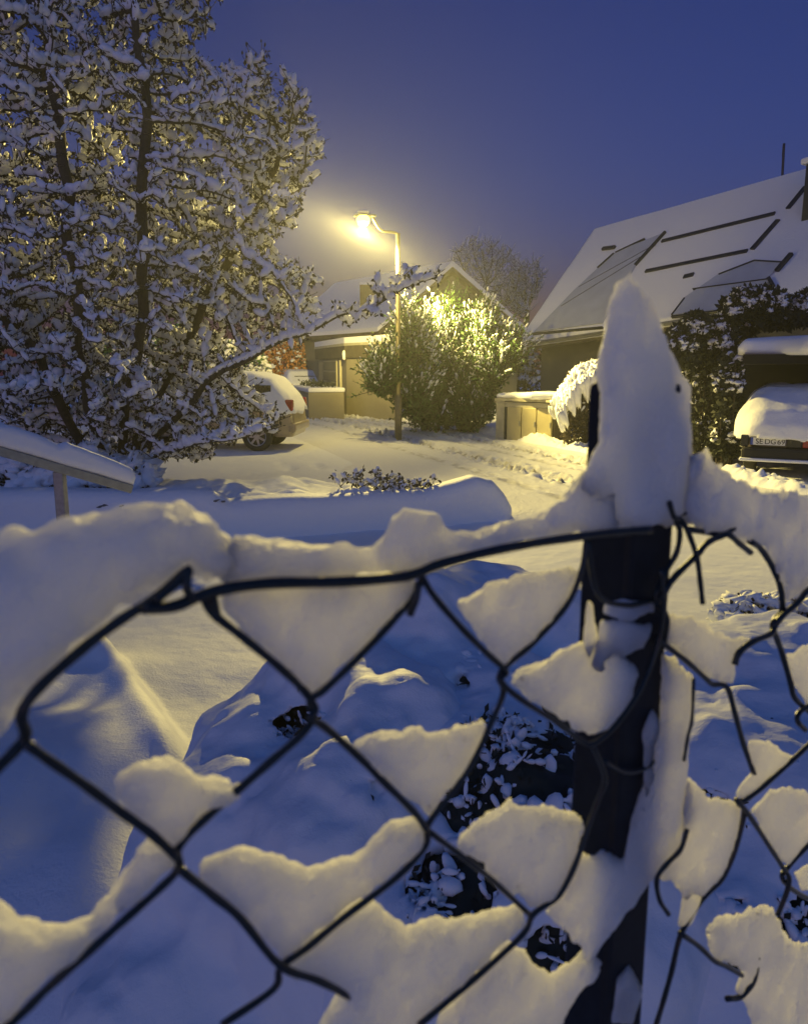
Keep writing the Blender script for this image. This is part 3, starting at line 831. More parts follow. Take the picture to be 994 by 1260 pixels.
def right_car():
    Y = 14.6
    c = G(905, 588); 
    prof = [(0.02, .32), (-.04, .55), (.0, .82), (.12, 1.0), (.40, 1.18), (.9, 1.30), (1.6, 1.36), (2.3, 1.36), (2.7, 1.3), (3.3, 1.0), (4.1, .85), (4.3, .6), (4.3, .3)]
    def line(X, Y, Z): return np.where(X < .3, .66, .80) + 0 * Z
    def ex(t, W, ax, ay, up, body):
        def bb(x, y, z, sx, sy, sz, name, mm, par=None, bev=.0):
            m = MB(); m.box(W(x, y, z), (sx, sy, sz), [ax, ay, up]); return m.build(name, mm, par or t, bevel=bev)
        bb(-.02, .79, .62, .12, .12, .19, 'tail_light', M_GLASS, bev=.02)
        bb(-.02, .07, .62, .12, .22, .19, 'tail_light_panel', M_GLASS, bev=.02)
        bb(-.025, -.13, .62, .14, .17, .17, 'tail_light', M_RED, bev=.02)
        pl = bb(-.075, .45, .62, .02, .50, .115, 'number_plate', M_PLATE)
        bb(-.088, .45 + .235, .62, .006, .035, .11, 'country_strip', M_BLUE, pl)
        for wd, yy in (('SE', .575), ('DG', .415), ('69', .26)): text(wd, .115, W(-.09, yy, .615), -ay, up, -ax, M_INK, pl)
        bb(-.05, 0, .42, .2, 1.66, .2, 'rear_bumper', M_RUBBER, bev=.05)
        bb(-.1, 0, .33, .2, 1.7, .05, 'bumper_snow', M_SNOW, bev=.02)
    ang = math.radians(63)
    ax = np.array([math.cos(ang), math.sin(ang), 0]); ay = np.array([-ax[1], ax[0], 0])
    loc = np.array([c[0], c[1], 0]) - ay * .88
    make_car('parked_car', 'dark red saloon under thick snow in the carport', prof, 4.5, .86, M_CARD, line, loc, ang, 'cars under snow along the street', .13, extras=ex, h=.04, wheels=(.85, 3.5), rr_=.2)
right_car()

# ------------------------------------------------------------------ bin enclosure
def bin_box():
    c0 = G(611, 543); c1 = G(679, 548)
    ax = c1 - c0; ax[2] = 0; L = np.linalg.norm(ax); ax /= L; ay = np.array([-ax[1], ax[0], 0]); ay = ay if ay[1] > 0 else -ay; up = np.array([0, 0, 1.])
    zt = P(611, 488, c0[1])[2]
    t = thing('bin_shelter', 'pale three-door rubbish bin shelter with snow on top by the street', 'bin shelter', (c0[0], c0[1], 0))
    def bx(x0, x1, y0, y1, z0, z1, name, mm, par=t, bev=0):
        c = c0 * [1, 1, 0] + ax * (x0 + x1) / 2 + ay * (y0 + y1) / 2 + up * (z0 + z1) / 2
        m = MB(); m.box(c, (x1 - x0, y1 - y0, z1 - z0), [ax, ay, up]); return m.build(name, mm, par, bevel=bev)
    bx(0, L, .06, .8, 0, zt - .12, 'body', M_WOODD)
    bx(-.03, .20, .0, .06, 0, zt - .1, 'side_panel', M_CONC)
    for k in range(4): bx(-.03, .20, -.012, -.002, .03 + k * .25, .25 + k * .25, 'board', M_CONC)
    d0 = .27; dw = (L - d0 - .02) / 3
    for k in range(3):
        d = bx(d0 + k * dw + .012, d0 + (k + 1) * dw - .012, -.01, .045, .03, zt - .24, 'door', M_BIN, bev=.008)
        hx = d0 + (k + 1) * dw - .035
        bx(hx - .012, hx + .012, -.04, -.011, .40, .52, 'handle', M_METAL, d)
    bx(.20, .262, .0, .058, 0, zt - .10, 'frame', M_PANEL)
    bx(.20, L, .0, .058, zt - .235, zt - .12, 'frame', M_CONC)
    bx(-.05, L + .04, -.05, .85, zt - .098, zt - .04, 'lid', M_CONC)
    pts = [(-.06, zt - .04), (-.07, zt + .03), (0, zt + .08), (.12, zt + .05), (.25, zt + .1), (L * .6, zt + .13), (L + .02, zt + .10), (L + .05, zt - .04)]
    slab(pts, .46, .03, c0 * [1, 1, 0] + ay * .4, [ax, up, ay], 0, .05, 5., rnd=.07, seed=4, name='snow_cover', m=M_SNOW, parent=t)
bin_box()

# ------------------------------------------------------------------ shrubs
def shell_pts(n, rs, c, r, zmin=-1, pw=.35):
    d = rs.normal(size=(n, 3)); d /= np.linalg.norm(d, axis=1, keepdims=True)
    d[:, 2] = np.where(d[:, 2] < zmin, -d[:, 2], d[:, 2])
    rad = rs.rand(n, 1) ** pw
    return np.array(c) + d * rad * np.array(r), d, rad
def lit_shrub():
    rs = np.random.RandomState(11)
    Y = 21.2; c = P(550, 445, Y); 
    t = thing('big_shrub', 'tall rounded evergreen shrub with frosted upright shoots beneath the street lamp', 'shrub', (c[0], Y, 0))
    # lobes of the crown
    lob = []
    for (px, py, rx, rz) in [(508, 466, .58, 1.15), (540, 452, .62, 1.2), (575, 455, .66, 1.2), (602, 446, .45, .7), (484, 462, .36, .45), (532, 492, .75, 1.0), (575, 494, .75, 1.0), (506, 418, .26, .5), (552, 402, .28, .55), (590, 410, .26, .5), (622, 438, .28, .45), (470, 470, .3, .3)]:
        q = P(px, py, Y + rs.normal() * .2 - (1.7 if px < 512 else 0)); lob.append((q, (rx * 1.04, .9, rz * 1.04)))
    Ps = []; Ds = []
    for (q, r) in lob:
        p, d, rad = shell_pts(430, rs, q, r, pw=.3); Ps.append(p); Ds.append(d)
    Pn = np.concatenate(Ps); D = np.concatenate(Ds); k = Pn[:, 2] > .05; Pn = Pn[k]; D = D[k]
    # shoots
    n = len(Pn); up = np.array([0, 0, 1.]); dirs = D * .55 + up * .8 + rs.normal(size=D.shape) * .22; dirs /= np.linalg.norm(dirs, axis=1, keepdims=True)
    Ln = rs.rand(n, 1) ** 2.0 * .62 + .18; Ln[Pn[:, 2] < 1.2] *= .7; lng = (rs.rand(n) < .05) & (Pn[:, 2] > 1.6); Ln[lng] = .45 + .4 * rs.rand(lng.sum(), 1)
    Tip = Pn + dirs * Ln
    V, Q = seg_prisms(Pn, Tip, np.full(n, .012), np.full(n, .004), 3)
    V2, Q2 = seg_prisms(np.array([[c[0] + x, Y + y, 0] for x, y in ((-.5, 0), (0, .1), (.4, -.1), (-.2, .2))]), np.array([[c[0] + x, Y + y, 2.2] for x, y in ((-.9, 0), (0, .2), (.8, -.1), (-.3, .4))]), np.full(4, .06), np.full(4, .02), 6)
    mesh_obj('stems', np.concatenate([V, V2]), np.concatenate([Q, Q2 + len(V)]), M_BARK, t)
    m_ = 12
    C = (Pn[:, None] + (Tip - Pn)[:, None] * rs.rand(n, m_, 1)).reshape(-1, 3); dd = np.repeat(dirs, m_, 0)
    V, Q = quads_cloud(C, .10, rs, .38, dirs=dd * .8 + rs.normal(size=dd.shape) * .5); mesh_obj('foliage', V, Q, M_GREEN, t)
    # inner dark mass of leaves
    Ci = np.concatenate([shell_pts(1900, rs, q, np.array(r) * .8, pw=.6)[0] for q, r in lob]); Ci = Ci[Ci[:, 2] > .02]
    V, Q = quads_cloud(Ci, .17, rs, .6); mesh_obj('foliage', V, Q, M_GREEN, t)
    # frost snow on the upper shoots
    prob = np.clip((Pn[:, 2] - .5) / 2.0, .12, .8) * (D[:, 2] > -.6) * (vnoise(Pn[:, 0] * 2.6, Pn[:, 1] * 2.6, Pn[:, 2] * 2.6) > -.25)
    k = rs.rand(n) < prob; A0 = Pn[k]; dk = dirs[k]; Lk = Ln[k]; nb = len(A0)
    CC = []; AA = []; BB = []; CZ = []
    for f in (.2, .4, .6, .8, 1.0):
        cc = A0 + dk * Lk * f + rs.normal(size=A0.shape) * .025 + up * .02
        s = (rs.rand(nb, 1) ** 1.5 * .9 + .35)
        side = np.cross(dk, rs.normal(size=dk.shape)); side /= np.linalg.norm(side, axis=1, keepdims=True); s2 = np.cross(dk, side)
        CC.append(cc); AA.append(dk * s * .075); BB.append(side * s * .024); CZ.append(s2 * s * .024)
    V, Q = blobs(np.concatenate(CC), np.concatenate(AA), np.concatenate(BB), np.concatenate(CZ), rs, .25, low=True)
    mesh_obj('snow_cover', V, Q, M_SNOW_TREE, t, True)
lit_shrub()

def hedge(name, label, boxes, mat_, rs, nleaf, leaf, snow_polys, cat='hedge', snow_n=0, snow_z=None, base=(0, 0), group=None, snow_s=.08, core=True):
    t = thing(name, label, cat, (base[0], base[1], 0), group)
    Ps = []
    for (c, r) in boxes:
        p = rs.rand(nleaf, 3) * 2 - 1; p = p / (np.maximum(1, np.linalg.norm(p, axis=1, keepdims=True) ** .7)); p = np.array(c) + p * np.array(r); Ps.append(p)
    C = np.concatenate(Ps); C = C[C[:, 2] > .02]
    V, Q = quads_cloud(C, leaf, rs, .55); mesh_obj('foliage', V, Q, mat_, t)
    # woody core so the hedge reads solid
    if core:
        st0 = []; st1 = []
        for (c, r) in boxes:
            if c[2] - r[2] > 1.2: continue
            for k in range(14):
                a = np.array(c) + (rs.rand(3) * 2 - 1) * np.array(r) * .5; b = a + (rs.rand(3) * 2 - 1) * np.array(r) * .8; a[2] = 0
                st0.append(a); st1.append(b)
        V, Q = seg_prisms(np.array(st0), np.array(st1), np.full(len(st0), .02), np.full(len(st0), .006), 5); mesh_obj('stems', V, Q, M_BARK, t)
    if snow_n:
        k = []
        out = []
        for (c, r) in boxes:
            p, d, rad = shell_pts(snow_n, rs, c, np.array(r) * 1.0, pw=.08)
            w = (d[:, 2] > -.1) & (p[:, 2] > (snow_z or 0)); out.append(p[w])
        p = np.concatenate(out); n = len(p); s = snow_s * (rs.rand(n, 1) * .9 + .5)
        e = rs.normal(size=(n, 3)); e[:, 2] *= .3; e /= np.linalg.norm(e, axis=1, keepdims=True); f = np.cross(e, (0, 0, 1)); f /= np.linalg.norm(f, axis=1, keepdims=True)
        V, Q = blobs(p, e * s * 1.2, f * s * .75, np.array([[0, 0, 1.]]) * s * .6, rs, .25)
        mesh_obj('snow_cover', V, Q, M_SNOW_TREE, t, True)
    return t
# hedge right of the bins with drooping snow
def drooping_hedge():
    rs = np.random.RandomState(21); Y = 16.6
    c = P(734, 500, Y)
    t = hedge('hedge', 'brown clipped hedge with drooping cap of snow beside the bin shelter', [((c[0], Y + .3, .85), (.72, .5, .95)), ((c[0] + .15, Y + .4, 1.45), (.5, .4, .45))], M_HEDGE, rs, 6500, .09, None, base=(c[0], Y), snow_n=260, snow_z=.2, snow_s=.05)
    # heavy snow with hanging fingers
    pts = []; xs = np.linspace(-.78, .80, 60)
    N = len(xs)
    C = []; A = []; B = []; Z = []
    for i in range(620):
        x = rs.uniform(-.8, .8); y = rs.uniform(-.55, .5)
        top = 1.35 + .55 * (1 - ((x - .2) / 1.05) ** 2) - .35 * (y / .6) ** 2
        if x < -.4: top -= .5 * (-.4 - x) * 1.8
        L = rs.uniform(.10, .32) if y < -.15 else rs.uniform(.08, .15)
        C.append((c[0] + x, Y + .3 + y, top - L * .6)); A.append((rs.uniform(.05, .09), 0, 0)); B.append((0, rs.uniform(.05, .09), 0)); Z.append((x * .1, -.05, L))
    V, Q = blobs(np.array(C), np.array(A), np.array(B), np.array(Z), rs, .15)
    mesh_obj('snow_cap', V, Q, M_SNOW_TREE, t, True)
drooping_hedge()
def ivy_hedge():
    rs = np.random.RandomState(22); Y = 15.0
    def q(px, py, Yy=Y): return P(px, py, Yy)
    Y = 14.6
    bx = [(q(864, 490), (.70, .6, 1.1)), (q(872, 430), (.6, .5, .62)), (q(855, 420), (.5, .45, .45)), (q(905, 402), (.45, .35, .22)), (q(950, 392), (.5, .35, .24)), (q(985, 385), (.4, .35, .28)), (q(872, 540), (.6, .5, .55)), (P(896, 478, 14.0), (.26, .3, .75)), (P(893, 540, 13.9), (.25, .3, .4))]
    for k in range(13):
        px_ = rs.uniform(830, 905); bx.append((q(px_, rs.uniform(395, 440) if px_ < 890 else rs.uniform(385, 400), Y - rs.rand() * .5), (rs.uniform(.12, .26), .25, rs.uniform(.14, .32))))
    for k in range(8): bx.append((q(rs.uniform(915, 1000), rs.uniform(366, 384), Y - .2), (rs.uniform(.1, .24), .2, rs.uniform(.1, .26))))
    bx = [(c_, tuple(np.array(r_) * (.86 if i_ < 9 else 1))) for i_, (c_, r_) in enumerate(bx)]
    hedge('ivy_hedge', 'dark ivy hedge dusted with snow climbing between post and carport', bx, M_DARKGREEN, rs, 1700, .11, None, cat='hedge', snow_n=150, snow_z=.5, base=(bx[0][0][0], Y), snow_s=.06)
ivy_hedge()
def back_shrubs():
    rs = np.random.RandomState(31)
    c = P(352, 440, 40); b = [((c[0], 40, 1.7), (1.4, .8, 1.6)), ((c[0] - 1.6, 40.5, 1.6), (1.2, .8, 1.5))]
    hedge('orange_shrub', 'orange-leaved shrub behind the far parked car', b, M_ORANGE, rs, 3500, .16, None, cat='shrub', snow_n=350, snow_z=1., base=(c[0], 40), snow_s=.09)
    c = P(215, 420, 27); b = [((c[0], 27, 1.8), (1.6, .9, 1.5)), ((c[0] + 1.7, 27.5, 1.5), (1.4, .8, 1.2)), ((c[0] - 2, 27.5, 1.6), (1.4, .8, 1.3))]
    hedge('frosted_hedge', 'yellow-lit frosted hedge seen through the magnolia branches', b, M_GREEN, rs, 3000, .13, None, cat='hedge', snow_n=600, snow_z=.5, base=(c[0], 27), snow_s=.10)
    c = P(668, 440, 36); b = [((c[0], 36, 1.3), (1.6, .7, 1.4)), ((c[0] + 2, 36.5, 1.4), (1.6, .7, 1.5)), ((c[0] - 2, 36, 1.2), (1.5, .7, 1.3))]
    hedge('distant_hedge', 'dark snowy hedge seen in the gap between the big shrub and the solar-roof house', b, M_DARKGREEN, rs, 1500, .2, None, cat='hedge', snow_n=300, snow_z=.6, base=(c[0], 36), snow_s=.13)
    # low snowy shrubs at the left behind the handrail
    for i, (px, py, Yv, r, lab) in enumerate([(35, 592, 9.3, .42, 'low snow-laden shrub left of the handrail post'), (105, 588, 9.2, .38, 'low dark shrub under the end of the handrail')]):
        c = P(px, py, Yv)
        hedge('low_shrub', lab, [((c[0], Yv, c[2]), (r * 1.3, r, r * .75)), ((c[0] + r, Yv + .2, c[2] - .05), (r, r, r * .6))], M_DARKGREEN, rs, 1500, .07, None, cat='shrub', snow_n=330, snow_z=.3, base=(c[0], Yv), snow_s=.10, group='low shrubs in the snowy bed')
back_shrubs()

def bare_tree(px, poly, Y, seed, label):
    rs = np.random.RandomState(seed)
    W = np.array([[P(x, y, Y)[0], P(x, y, Y)[2]] for x, y in poly]); b = P(px, 400, Y)
    mn = W.min(0); mx = W.max(0); A = []
    while len(A) < 900:
        x = rs.uniform(mn[0], mx[0]); z = rs.uniform(mn[1], mx[1])
        if inside(W, x, z) < 0: A.append((x, Y + rs.normal() * .9, z))
    nd, par = colonize(A, [[(b[0], Y, 0), (b[0], Y, 4.6)]], .22, 2.5, .28, 60)
    r = radii(nd, par, .012, 2.1, .16); k = par >= 0; i = np.nonzero(k)[0]
    t = thing('bare_tree', label, 'tree', (b[0], Y, 0), 'bare trees behind the gabled house')
    big = i[r[i] > .05]
    V, Q = seg_prisms(nd[par[big]], nd[big], np.minimum(r[par[big]], r[big] * 1.2), r[big], 6); mesh_obj('trunk', V, Q, M_BARK, t)
    sm = i[r[i] <= .05]
    P0 = nd[par[sm]]; P1 = nd[sm]
    e = rs.normal(size=(len(sm) * 2, 3)) * .14 + [0, 0, .2]; T0 = np.repeat(P1, 2, 0); 
    V, Q = seg_prisms(np.concatenate([P0, T0]), np.concatenate([P1, T0 + e]), np.concatenate([r[sm], np.full(len(T0), .012)]), np.concatenate([r[sm], np.full(len(T0), .006)]), 4); mesh_obj('crown', V, Q, M_BARK, t)
    off = np.array([0, 0, .03])
    V, Q = seg_prisms(np.concatenate([P0, T0]) + off, np.concatenate([P1, T0 + e]) + off, np.full(len(P0) + len(T0), .012), np.full(len(P0) + len(T0), .008), 4); mesh_obj('snow_cover', V, Q, M_SNOW_TREE, t)
bare_tree(598, [(550, 350), (552, 315), (575, 300), (605, 297), (630, 305), (638, 330), (640, 390), (600, 370)], 42, 41, 'larger bare frosted tree rising over the gabled house roof')
bare_tree(648, [(622, 350), (632, 325), (655, 320), (668, 345), (660, 370), (640, 395), (625, 380)], 40, 42, 'smaller bare frosted tree beside the solar-roof house')

# ------------------------------------------------------------------ magnolia tree
def magnolia():
    rs = np.random.RandomState(51); Y = 10.4
    outl = [(-130, -60), (120, -70), (265, -40), (275, 10), (235, 60), (290, 78), (368, 75), (390, 125), (398, 212), (372, 245), (378, 262), (340, 315), (392, 330), (402, 380), (396, 405), (325, 432), (300, 462), (330, 492), (360, 508), (345, 535), (290, 550), (250, 572), (170, 585), (60, 560), (0, 520), (-130, 500)]
    W = np.array([[P(x, y, Y)[0], P(x, y, Y)[2]] for x, y in outl])
    mn = W.min(0); mx = W.max(0); N = 11000
    x = rs.uniform(mn[0], mx[0], 40000); z = rs.uniform(mn[1], mx[1], 40000); d = polysdf(x, z, W)
    x = x[d < -.05]; z = z[d < -.05]; d = d[d < -.05]; x, z, d = x[:N], z[:N], d[:N]
    th = np.minimum(1.9, .35 + 1.5 * (-d)); y = Y + th * (rs.rand(len(x)) * 2 - 1)
    A = np.stack([x, y, z], 1)
    # keep voids
    A = A[fbm(A[:, 0] * 1.5, A[:, 1] * 1.5, A[:, 2] * 1.5, 2) > -.16]
    A = A[~((A[:, 0] > -1.75) & (A[:, 2] > 1.45) & (A[:, 2] < 2.75) & (rs.rand(len(A)) < .8))]
    # the long low branch reaching right
    br = smooth_path([P(330, 425, Y - .5), P(400, 398, Y - .8), P(440, 385, Y - .9), P(480, 362, Y - .9), P(528, 343, Y - .9)], 14)
    A = np.concatenate([A, br + rs.normal(size=br.shape) * .06, br[::2] + rs.normal(size=br[::2].shape) * [.12, .15, .12]])
    base = P(140, 588, Y)
    b = (base[0], Y, .2)
    def q(px, py, dy=0): return tuple(P(px, py, Y + dy))
    roots = [[b, q(120, 540, -.5), q(102, 450, -1.1), q(92, 330, -1.5), q(75, 190, -1.5), q(60, 40, -1.2)],
             [(b[0] + .08, Y, .2), q(150, 530, -.4), q(168, 430, -1.0), q(176, 300, -1.4), q(182, 150, -1.4), q(172, 0, -1.2)],
             [(b[0] + .12, Y + .05, .2), q(175, 520, .2), q(230, 420, .6), q(290, 300, .7), q(340, 200, .5)],
             [(b[0] + .1, Y - .1, .2), q(190, 540, -.4), q(260, 470, -.8), q(330, 425, -.5), q(400, 398, -.8), q(460, 372, -.9), q(528, 343, -.9)],
             [(b[0] - .1, Y - .1, .2), q(90, 530, -.4), q(50, 440, -.9), q(-10, 370, -.9), q(-60, 280, -.6)],
             [(b[0] + .05, Y - .12, .2), q(200, 555, -.8), q(270, 545, -1.2), q(340, 530, -1.3)]]
    nd, par = colonize(A, roots, .115, 1.0, .15, 80, 30000)
    # small wobble to break straight stems
    r = radii(nd, par, .006, 2.25, .060)
    wob = np.stack([vnoise(nd[:, 0] * 2.5, nd[:, 1] * 2.5, nd[:, 2] * 2.5 + s) for s in (0, 20, 40)], 1) * .06
    nd = nd + wob * np.clip((nd[:, 2:3] - .3), 0, 1)
    i = np.nonzero(par >= 0)[0]
    print('magnolia nodes', len(nd))
    t = thing('magnolia_tree', 'wide multi-stemmed magnolia laden with snow at the left of the street', 'tree', (b[0], Y, 0))
    big = i[r[i] > .022]
    V, Q = seg_prisms(nd[par[big]], nd[big], np.minimum(r[par[big]], r[big] * 1.25), r[big], 8); mesh_obj('trunk', V, Q, M_BARK, t, True)
    sm = i[r[i] <= .045]
    P0 = nd[par[sm]]; P1 = nd[sm]; ns = len(sm)
    # spurs: short twigs pointing up and out
    k = 3; T0 = np.repeat(P1, k, 0) + rs.normal(size=(ns * k, 3)) * .01
    e = rs.normal(size=(ns * k, 3)); e[:, 2] = np.abs(e[:, 2]) * .9 + .35; e /= np.linalg.norm(e, axis=1, keepdims=True); e *= rs.rand(ns * k, 1) * .13 + .06
    T1 = T0 + e
    V, Q = seg_prisms(np.concatenate([P0, T0]), np.concatenate([P1, T1]), np.concatenate([r[sm] + .001, np.full(len(T0), .005)]), np.concatenate([r[sm] + .001, np.full(len(T0), .0035)]), 4)
    mesh_obj('twigs', V, Q, M_BARK, t)
    # dark buds / withered leaves, small, below and around the spurs
    kk = rs.rand(len(T1)) < 2
    C = np.repeat(T0, 2, 0) + np.repeat(e, 2, 0) * rs.rand(2 * len(T0), 1); V, Q = quads_cloud(C, .06, rs, .55, dirs=rs.normal(size=C.shape) + [0, 0, -1.2]); 
    C = T1[kk]; V2, Q2 = quads_cloud(C, .05, rs, .45, dirs=e[kk] * 10)
    mesh_obj('leaves', np.concatenate([V, V2]), np.concatenate([Q, Q2 + len(V)]), M_LEAF, t)
    # snow on twigs: loaves lying on top
    Lv = P1 - P0; Ll = np.linalg.norm(Lv, axis=1, keepdims=True); dv = Lv / Ll
    hor = np.sqrt(np.clip(1 - dv[:, 2:3] ** 2, .05, 1))
    side = np.cross(dv, (0, 0, 1.)); side /= np.linalg.norm(side, axis=1, keepdims=True) + 1e-6; upv = np.cross(side, dv)
    s = .98 * (rs.rand(ns, 1) * .5 + .35 + .9 * np.clip(vnoise(P1[:, 0] * 3.5, P1[:, 1] * 3.5, P1[:, 2] * 3.5)[:, None] + .35, 0, 1)) * (.45 + .55 * hor)
    CC = (P0 + P1) / 2 + upv * .038 * s; V, Q = blobs(CC, dv * Ll * .70, side * .044 * s, upv * .040 * s, rs, .11)
    VV = [V]; QQ = [Q]; off = len(V)
    # snow on spurs: peaked caps
    ee = e / np.linalg.norm(e, axis=1, keepdims=True); kk = rs.rand(len(T1)) < np.where(T1[:, 0] > -1.15, .9, .36)
    c2 = (T0 + T1)[kk] / 2 + np.array([0, 0, .02]); e2 = ee[kk]; sd = np.cross(e2, rs.normal(size=e2.shape)); sd /= np.linalg.norm(sd, axis=1, keepdims=True); s3 = np.cross(e2, sd)
    sc = rs.rand(len(c2), 1) * .75 + .4
    V, Q = blobs(c2, e2 * sc * .074, sd * sc * .038, s3 * sc * .034, rs, .12)
    VV.append(V); QQ.append(Q + off); off += len(V)
    # snow lying on the thick limbs
    bg_ = big[np.abs((nd[big] - nd[par[big]])[:, 2]) < .085]
    p0 = nd[par[bg_]]; p1 = nd[bg_]; rr = r[bg_][:, None]; lv = p1 - p0; l = np.linalg.norm(lv, axis=1, keepdims=True); dv = lv / l
    side = np.cross(dv, (0, 0, 1.)); side /= np.linalg.norm(side, axis=1, keepdims=True); upv = np.cross(side, dv)
    V, Q = blobs((p0 + p1) / 2 + upv * (rr + .02), dv * l * .7, side * (rr * .8 + .018), upv * .036, rs, .15)
    VV.append(V); QQ.append(Q + off)
    mesh_obj('snow_cover', np.concatenate(VV), np.concatenate(QQ), M_SNOW_TREE, t, True)
magnolia()

# ------------------------------------------------------------------ low garden wall with snow
def garden_wall():
    t = thing('garden_wall', 'low garden wall buried in smooth snow in front of the planted bed', 'low wall', (WA[0], WA[1], 0))
    ax = np.array([wt[0], wt[1], 0]); ay = np.array([wnrm[0], wnrm[1], 0]); up = np.array([0, 0, 1.]); a0 = np.array([WA[0], WA[1], 0])
    nrm = ay
    def wp(px, py):
        q = on_plane(px, py, a0, nrm) - a0; return (float(np.dot(q, ax)), float(q[2]))
    top = [(-60, 606), (60, 604), (150, 606), (230, 604), (262, 605), (285, 617), (330, 614), (400, 612), (470, 608), (520, 606), (560, 596), (590, 587), (612, 592), (628, 610), (637, 628), (636, 642)]
    poly = [wp(x, y) for x, y in top]; 
    poly = poly + [(poly[-1][0] + .02, -.15), (poly[0][0] - .5, -.15), (poly[0][0] - .5, poly[0][1])]
    slab(poly, .24, .028, a0 + ay * .22, [ax, up, ay], 0, .05, 2.2, rnd=.16, seed=9, name='snow_cover', m=M_SNOW, parent=t)
    m = MB(); L = np.linalg.norm(WB - WA)
    m.box(a0 + ax * (L / 2 - .4) + ay * .22 + up * .14, (L - 1., .30, .34), [ax, ay, up]); m.build('wall', M_STONE, t)
    # dark gaps where the coping shows
    for (px, py, w) in [(232, 617, .20), (262, 616, .16), (275, 616, .05), (150, 622, .06), (126, 623, .12)]:
        s, z = wp(px, py)
        m = MB(); q = np.linspace(-w / 2, w / 2, 7); m.tube([a0 + ax * (s + u) + ay * .006 + up * (z + .010 * math.sin(u * 40 + px)) for u in q], [.001, .008, .013, .008, .014, .007, .001], 6); m.build('coping_edge', M_STONE, t)
garden_wall()

# frosted perennials standing in the bed
def perennial(px, py, Y, w, h, seed, lab):
    rs = np.random.RandomState(seed); c = P(px, py, Y); z0 = float(zfun(np.array([c[0]]), np.array([Y]))[0]) - .02
    t = thing('frosted_plant', lab, 'plant', (c[0], Y, z0), 'frosted plants in the bed behind the wall')
    n = 17; h = h * .72; b = np.stack([c[0] + rs.normal(size=n) * w * .25, Y + rs.normal(size=n) * .08, np.full(n, z0)], 1)
    tip = b + np.stack([rs.normal(size=n) * w * .3, rs.normal(size=n) * .06, rs.rand(n) * h * .7 + h * .35], 1)
    V, Q = seg_prisms(b, tip, np.full(n, .006), np.full(n, .004), 4); mesh_obj('stems', V, Q, M_BARK, t)
    C = np.repeat(tip, 9, 0) + rs.normal(size=(n * 9, 3)) * .022; V, Q = quads_cloud(C, .055, rs, .6, dirs=rs.normal(size=C.shape) + [0, 0, -.6]); mesh_obj('leaves', V, Q, M_HEDGE, t)
    cc = np.concatenate([tip + [0, 0, .015], (b * .45 + tip * .55) + [0, 0, .01]]); s = rs.rand(2 * n, 1) * .5 + .6
    d = np.concatenate([tip - b, tip - b]); d /= np.linalg.norm(d, axis=1, keepdims=True); sd = np.cross(d, rs.normal(size=d.shape)); sd /= np.linalg.norm(sd, axis=1, keepdims=True)
    V, Q = blobs(cc, d * s * .042, sd * s * .028, np.cross(d, sd) * s * .022, rs, .2); mesh_obj('snow_cover', V, Q, M_SNOW_TREE, t, True)
for (px, py, Y, w, h, sd, lab) in [(446, 600, 8.9, .46, .26, 1, 'leftmost leafy clump in the snowy bed, wide and low'), (482, 600, 8.95, .26, .20, 2, 'small dark clump beside the wide leafy one'),
        (514, 596, 9.0, .42, .36, 3, 'tallest frosted clump with dark seed heads'), (547, 594, 9.2, .36, .26, 4, 'right clump of frosted stems near the wall end'), (570, 590, 9.4, .2, .16, 6, 'tiny rightmost tuft above the rounded wall end')]:
    perennial(px, py, Y, w, h, sd, lab)
# small snowy shrub right of the post
def side_shrub():
    rs = np.random.RandomState(61); Y = 5.0; c = P(955, 765, Y)
    z0 = float(zfun(np.array([c[0]]), np.array([Y]))[0])
    b = [((c[0] - .1, Y, z0 + .08), (.30, .25, .16)), ((c[0] + .3, Y - .1, z0 + .1), (.30, .25, .20)), ((c[0] + .55, Y, z0 + .12), (.25, .25, .2))]
    hedge('low_shrub', 'low frosted shrub in the open snow right of the fence post', b, M_HEDGE, rs, 420, .045, None, cat='shrub', snow_n=150, snow_z=0, base=(c[0], Y), snow_s=.055)
side_shrub()

# ------------------------------------------------------------------ handrail
def handrail():
    Y = 4.7
    t0 = P(72, 566, Y); t = thing('handrail', 'grey metal handrail with a thick ridge of snow at the left', 'handrail', (t0[0], Y, 0))
    a = P(-60, 533, Y - .35); b = P(72, 564, Y); c = P(163, 598, Y + .25)
    d1 = (c - a) / np.linalg.norm(c - a); n = np.cross(d1, (0, 0, 1.)); n /= np.linalg.norm(n); u = np.cross(n, d1)
    m = MB(); m.box((a + c) / 2 - u * .02, (np.linalg.norm(c - a), .055, .055), [d1, n, u]); m.build('rail', M_METAL, t, bevel=.006)
    m = MB(); pc = (a + c) / 2; zr = b[2] - .05
    m.box((b[0], b[1], zr / 2 - .1), (.06, .06, zr + .14)); m.build('post', M_METAL, t, bevel=.005)
    L = np.linalg.norm(c - a)
    pts = [(-L / 2, -.0), (-L / 2, .12), (-L * .3, .13), (-L * .1, .135), (L * .02, .11), (L * .06, .14), (L * .2, .13), (L * .36, .115), (L * .46, .10), (L * .5, .06), (L * .505, .0)]
    slab(pts, .048, .008, pc + u * .006, [d1, u, n], 0, .12, 9., seed=3, name='snow_cover', m=M_SNOW_BUSH, parent=t)
handrail()

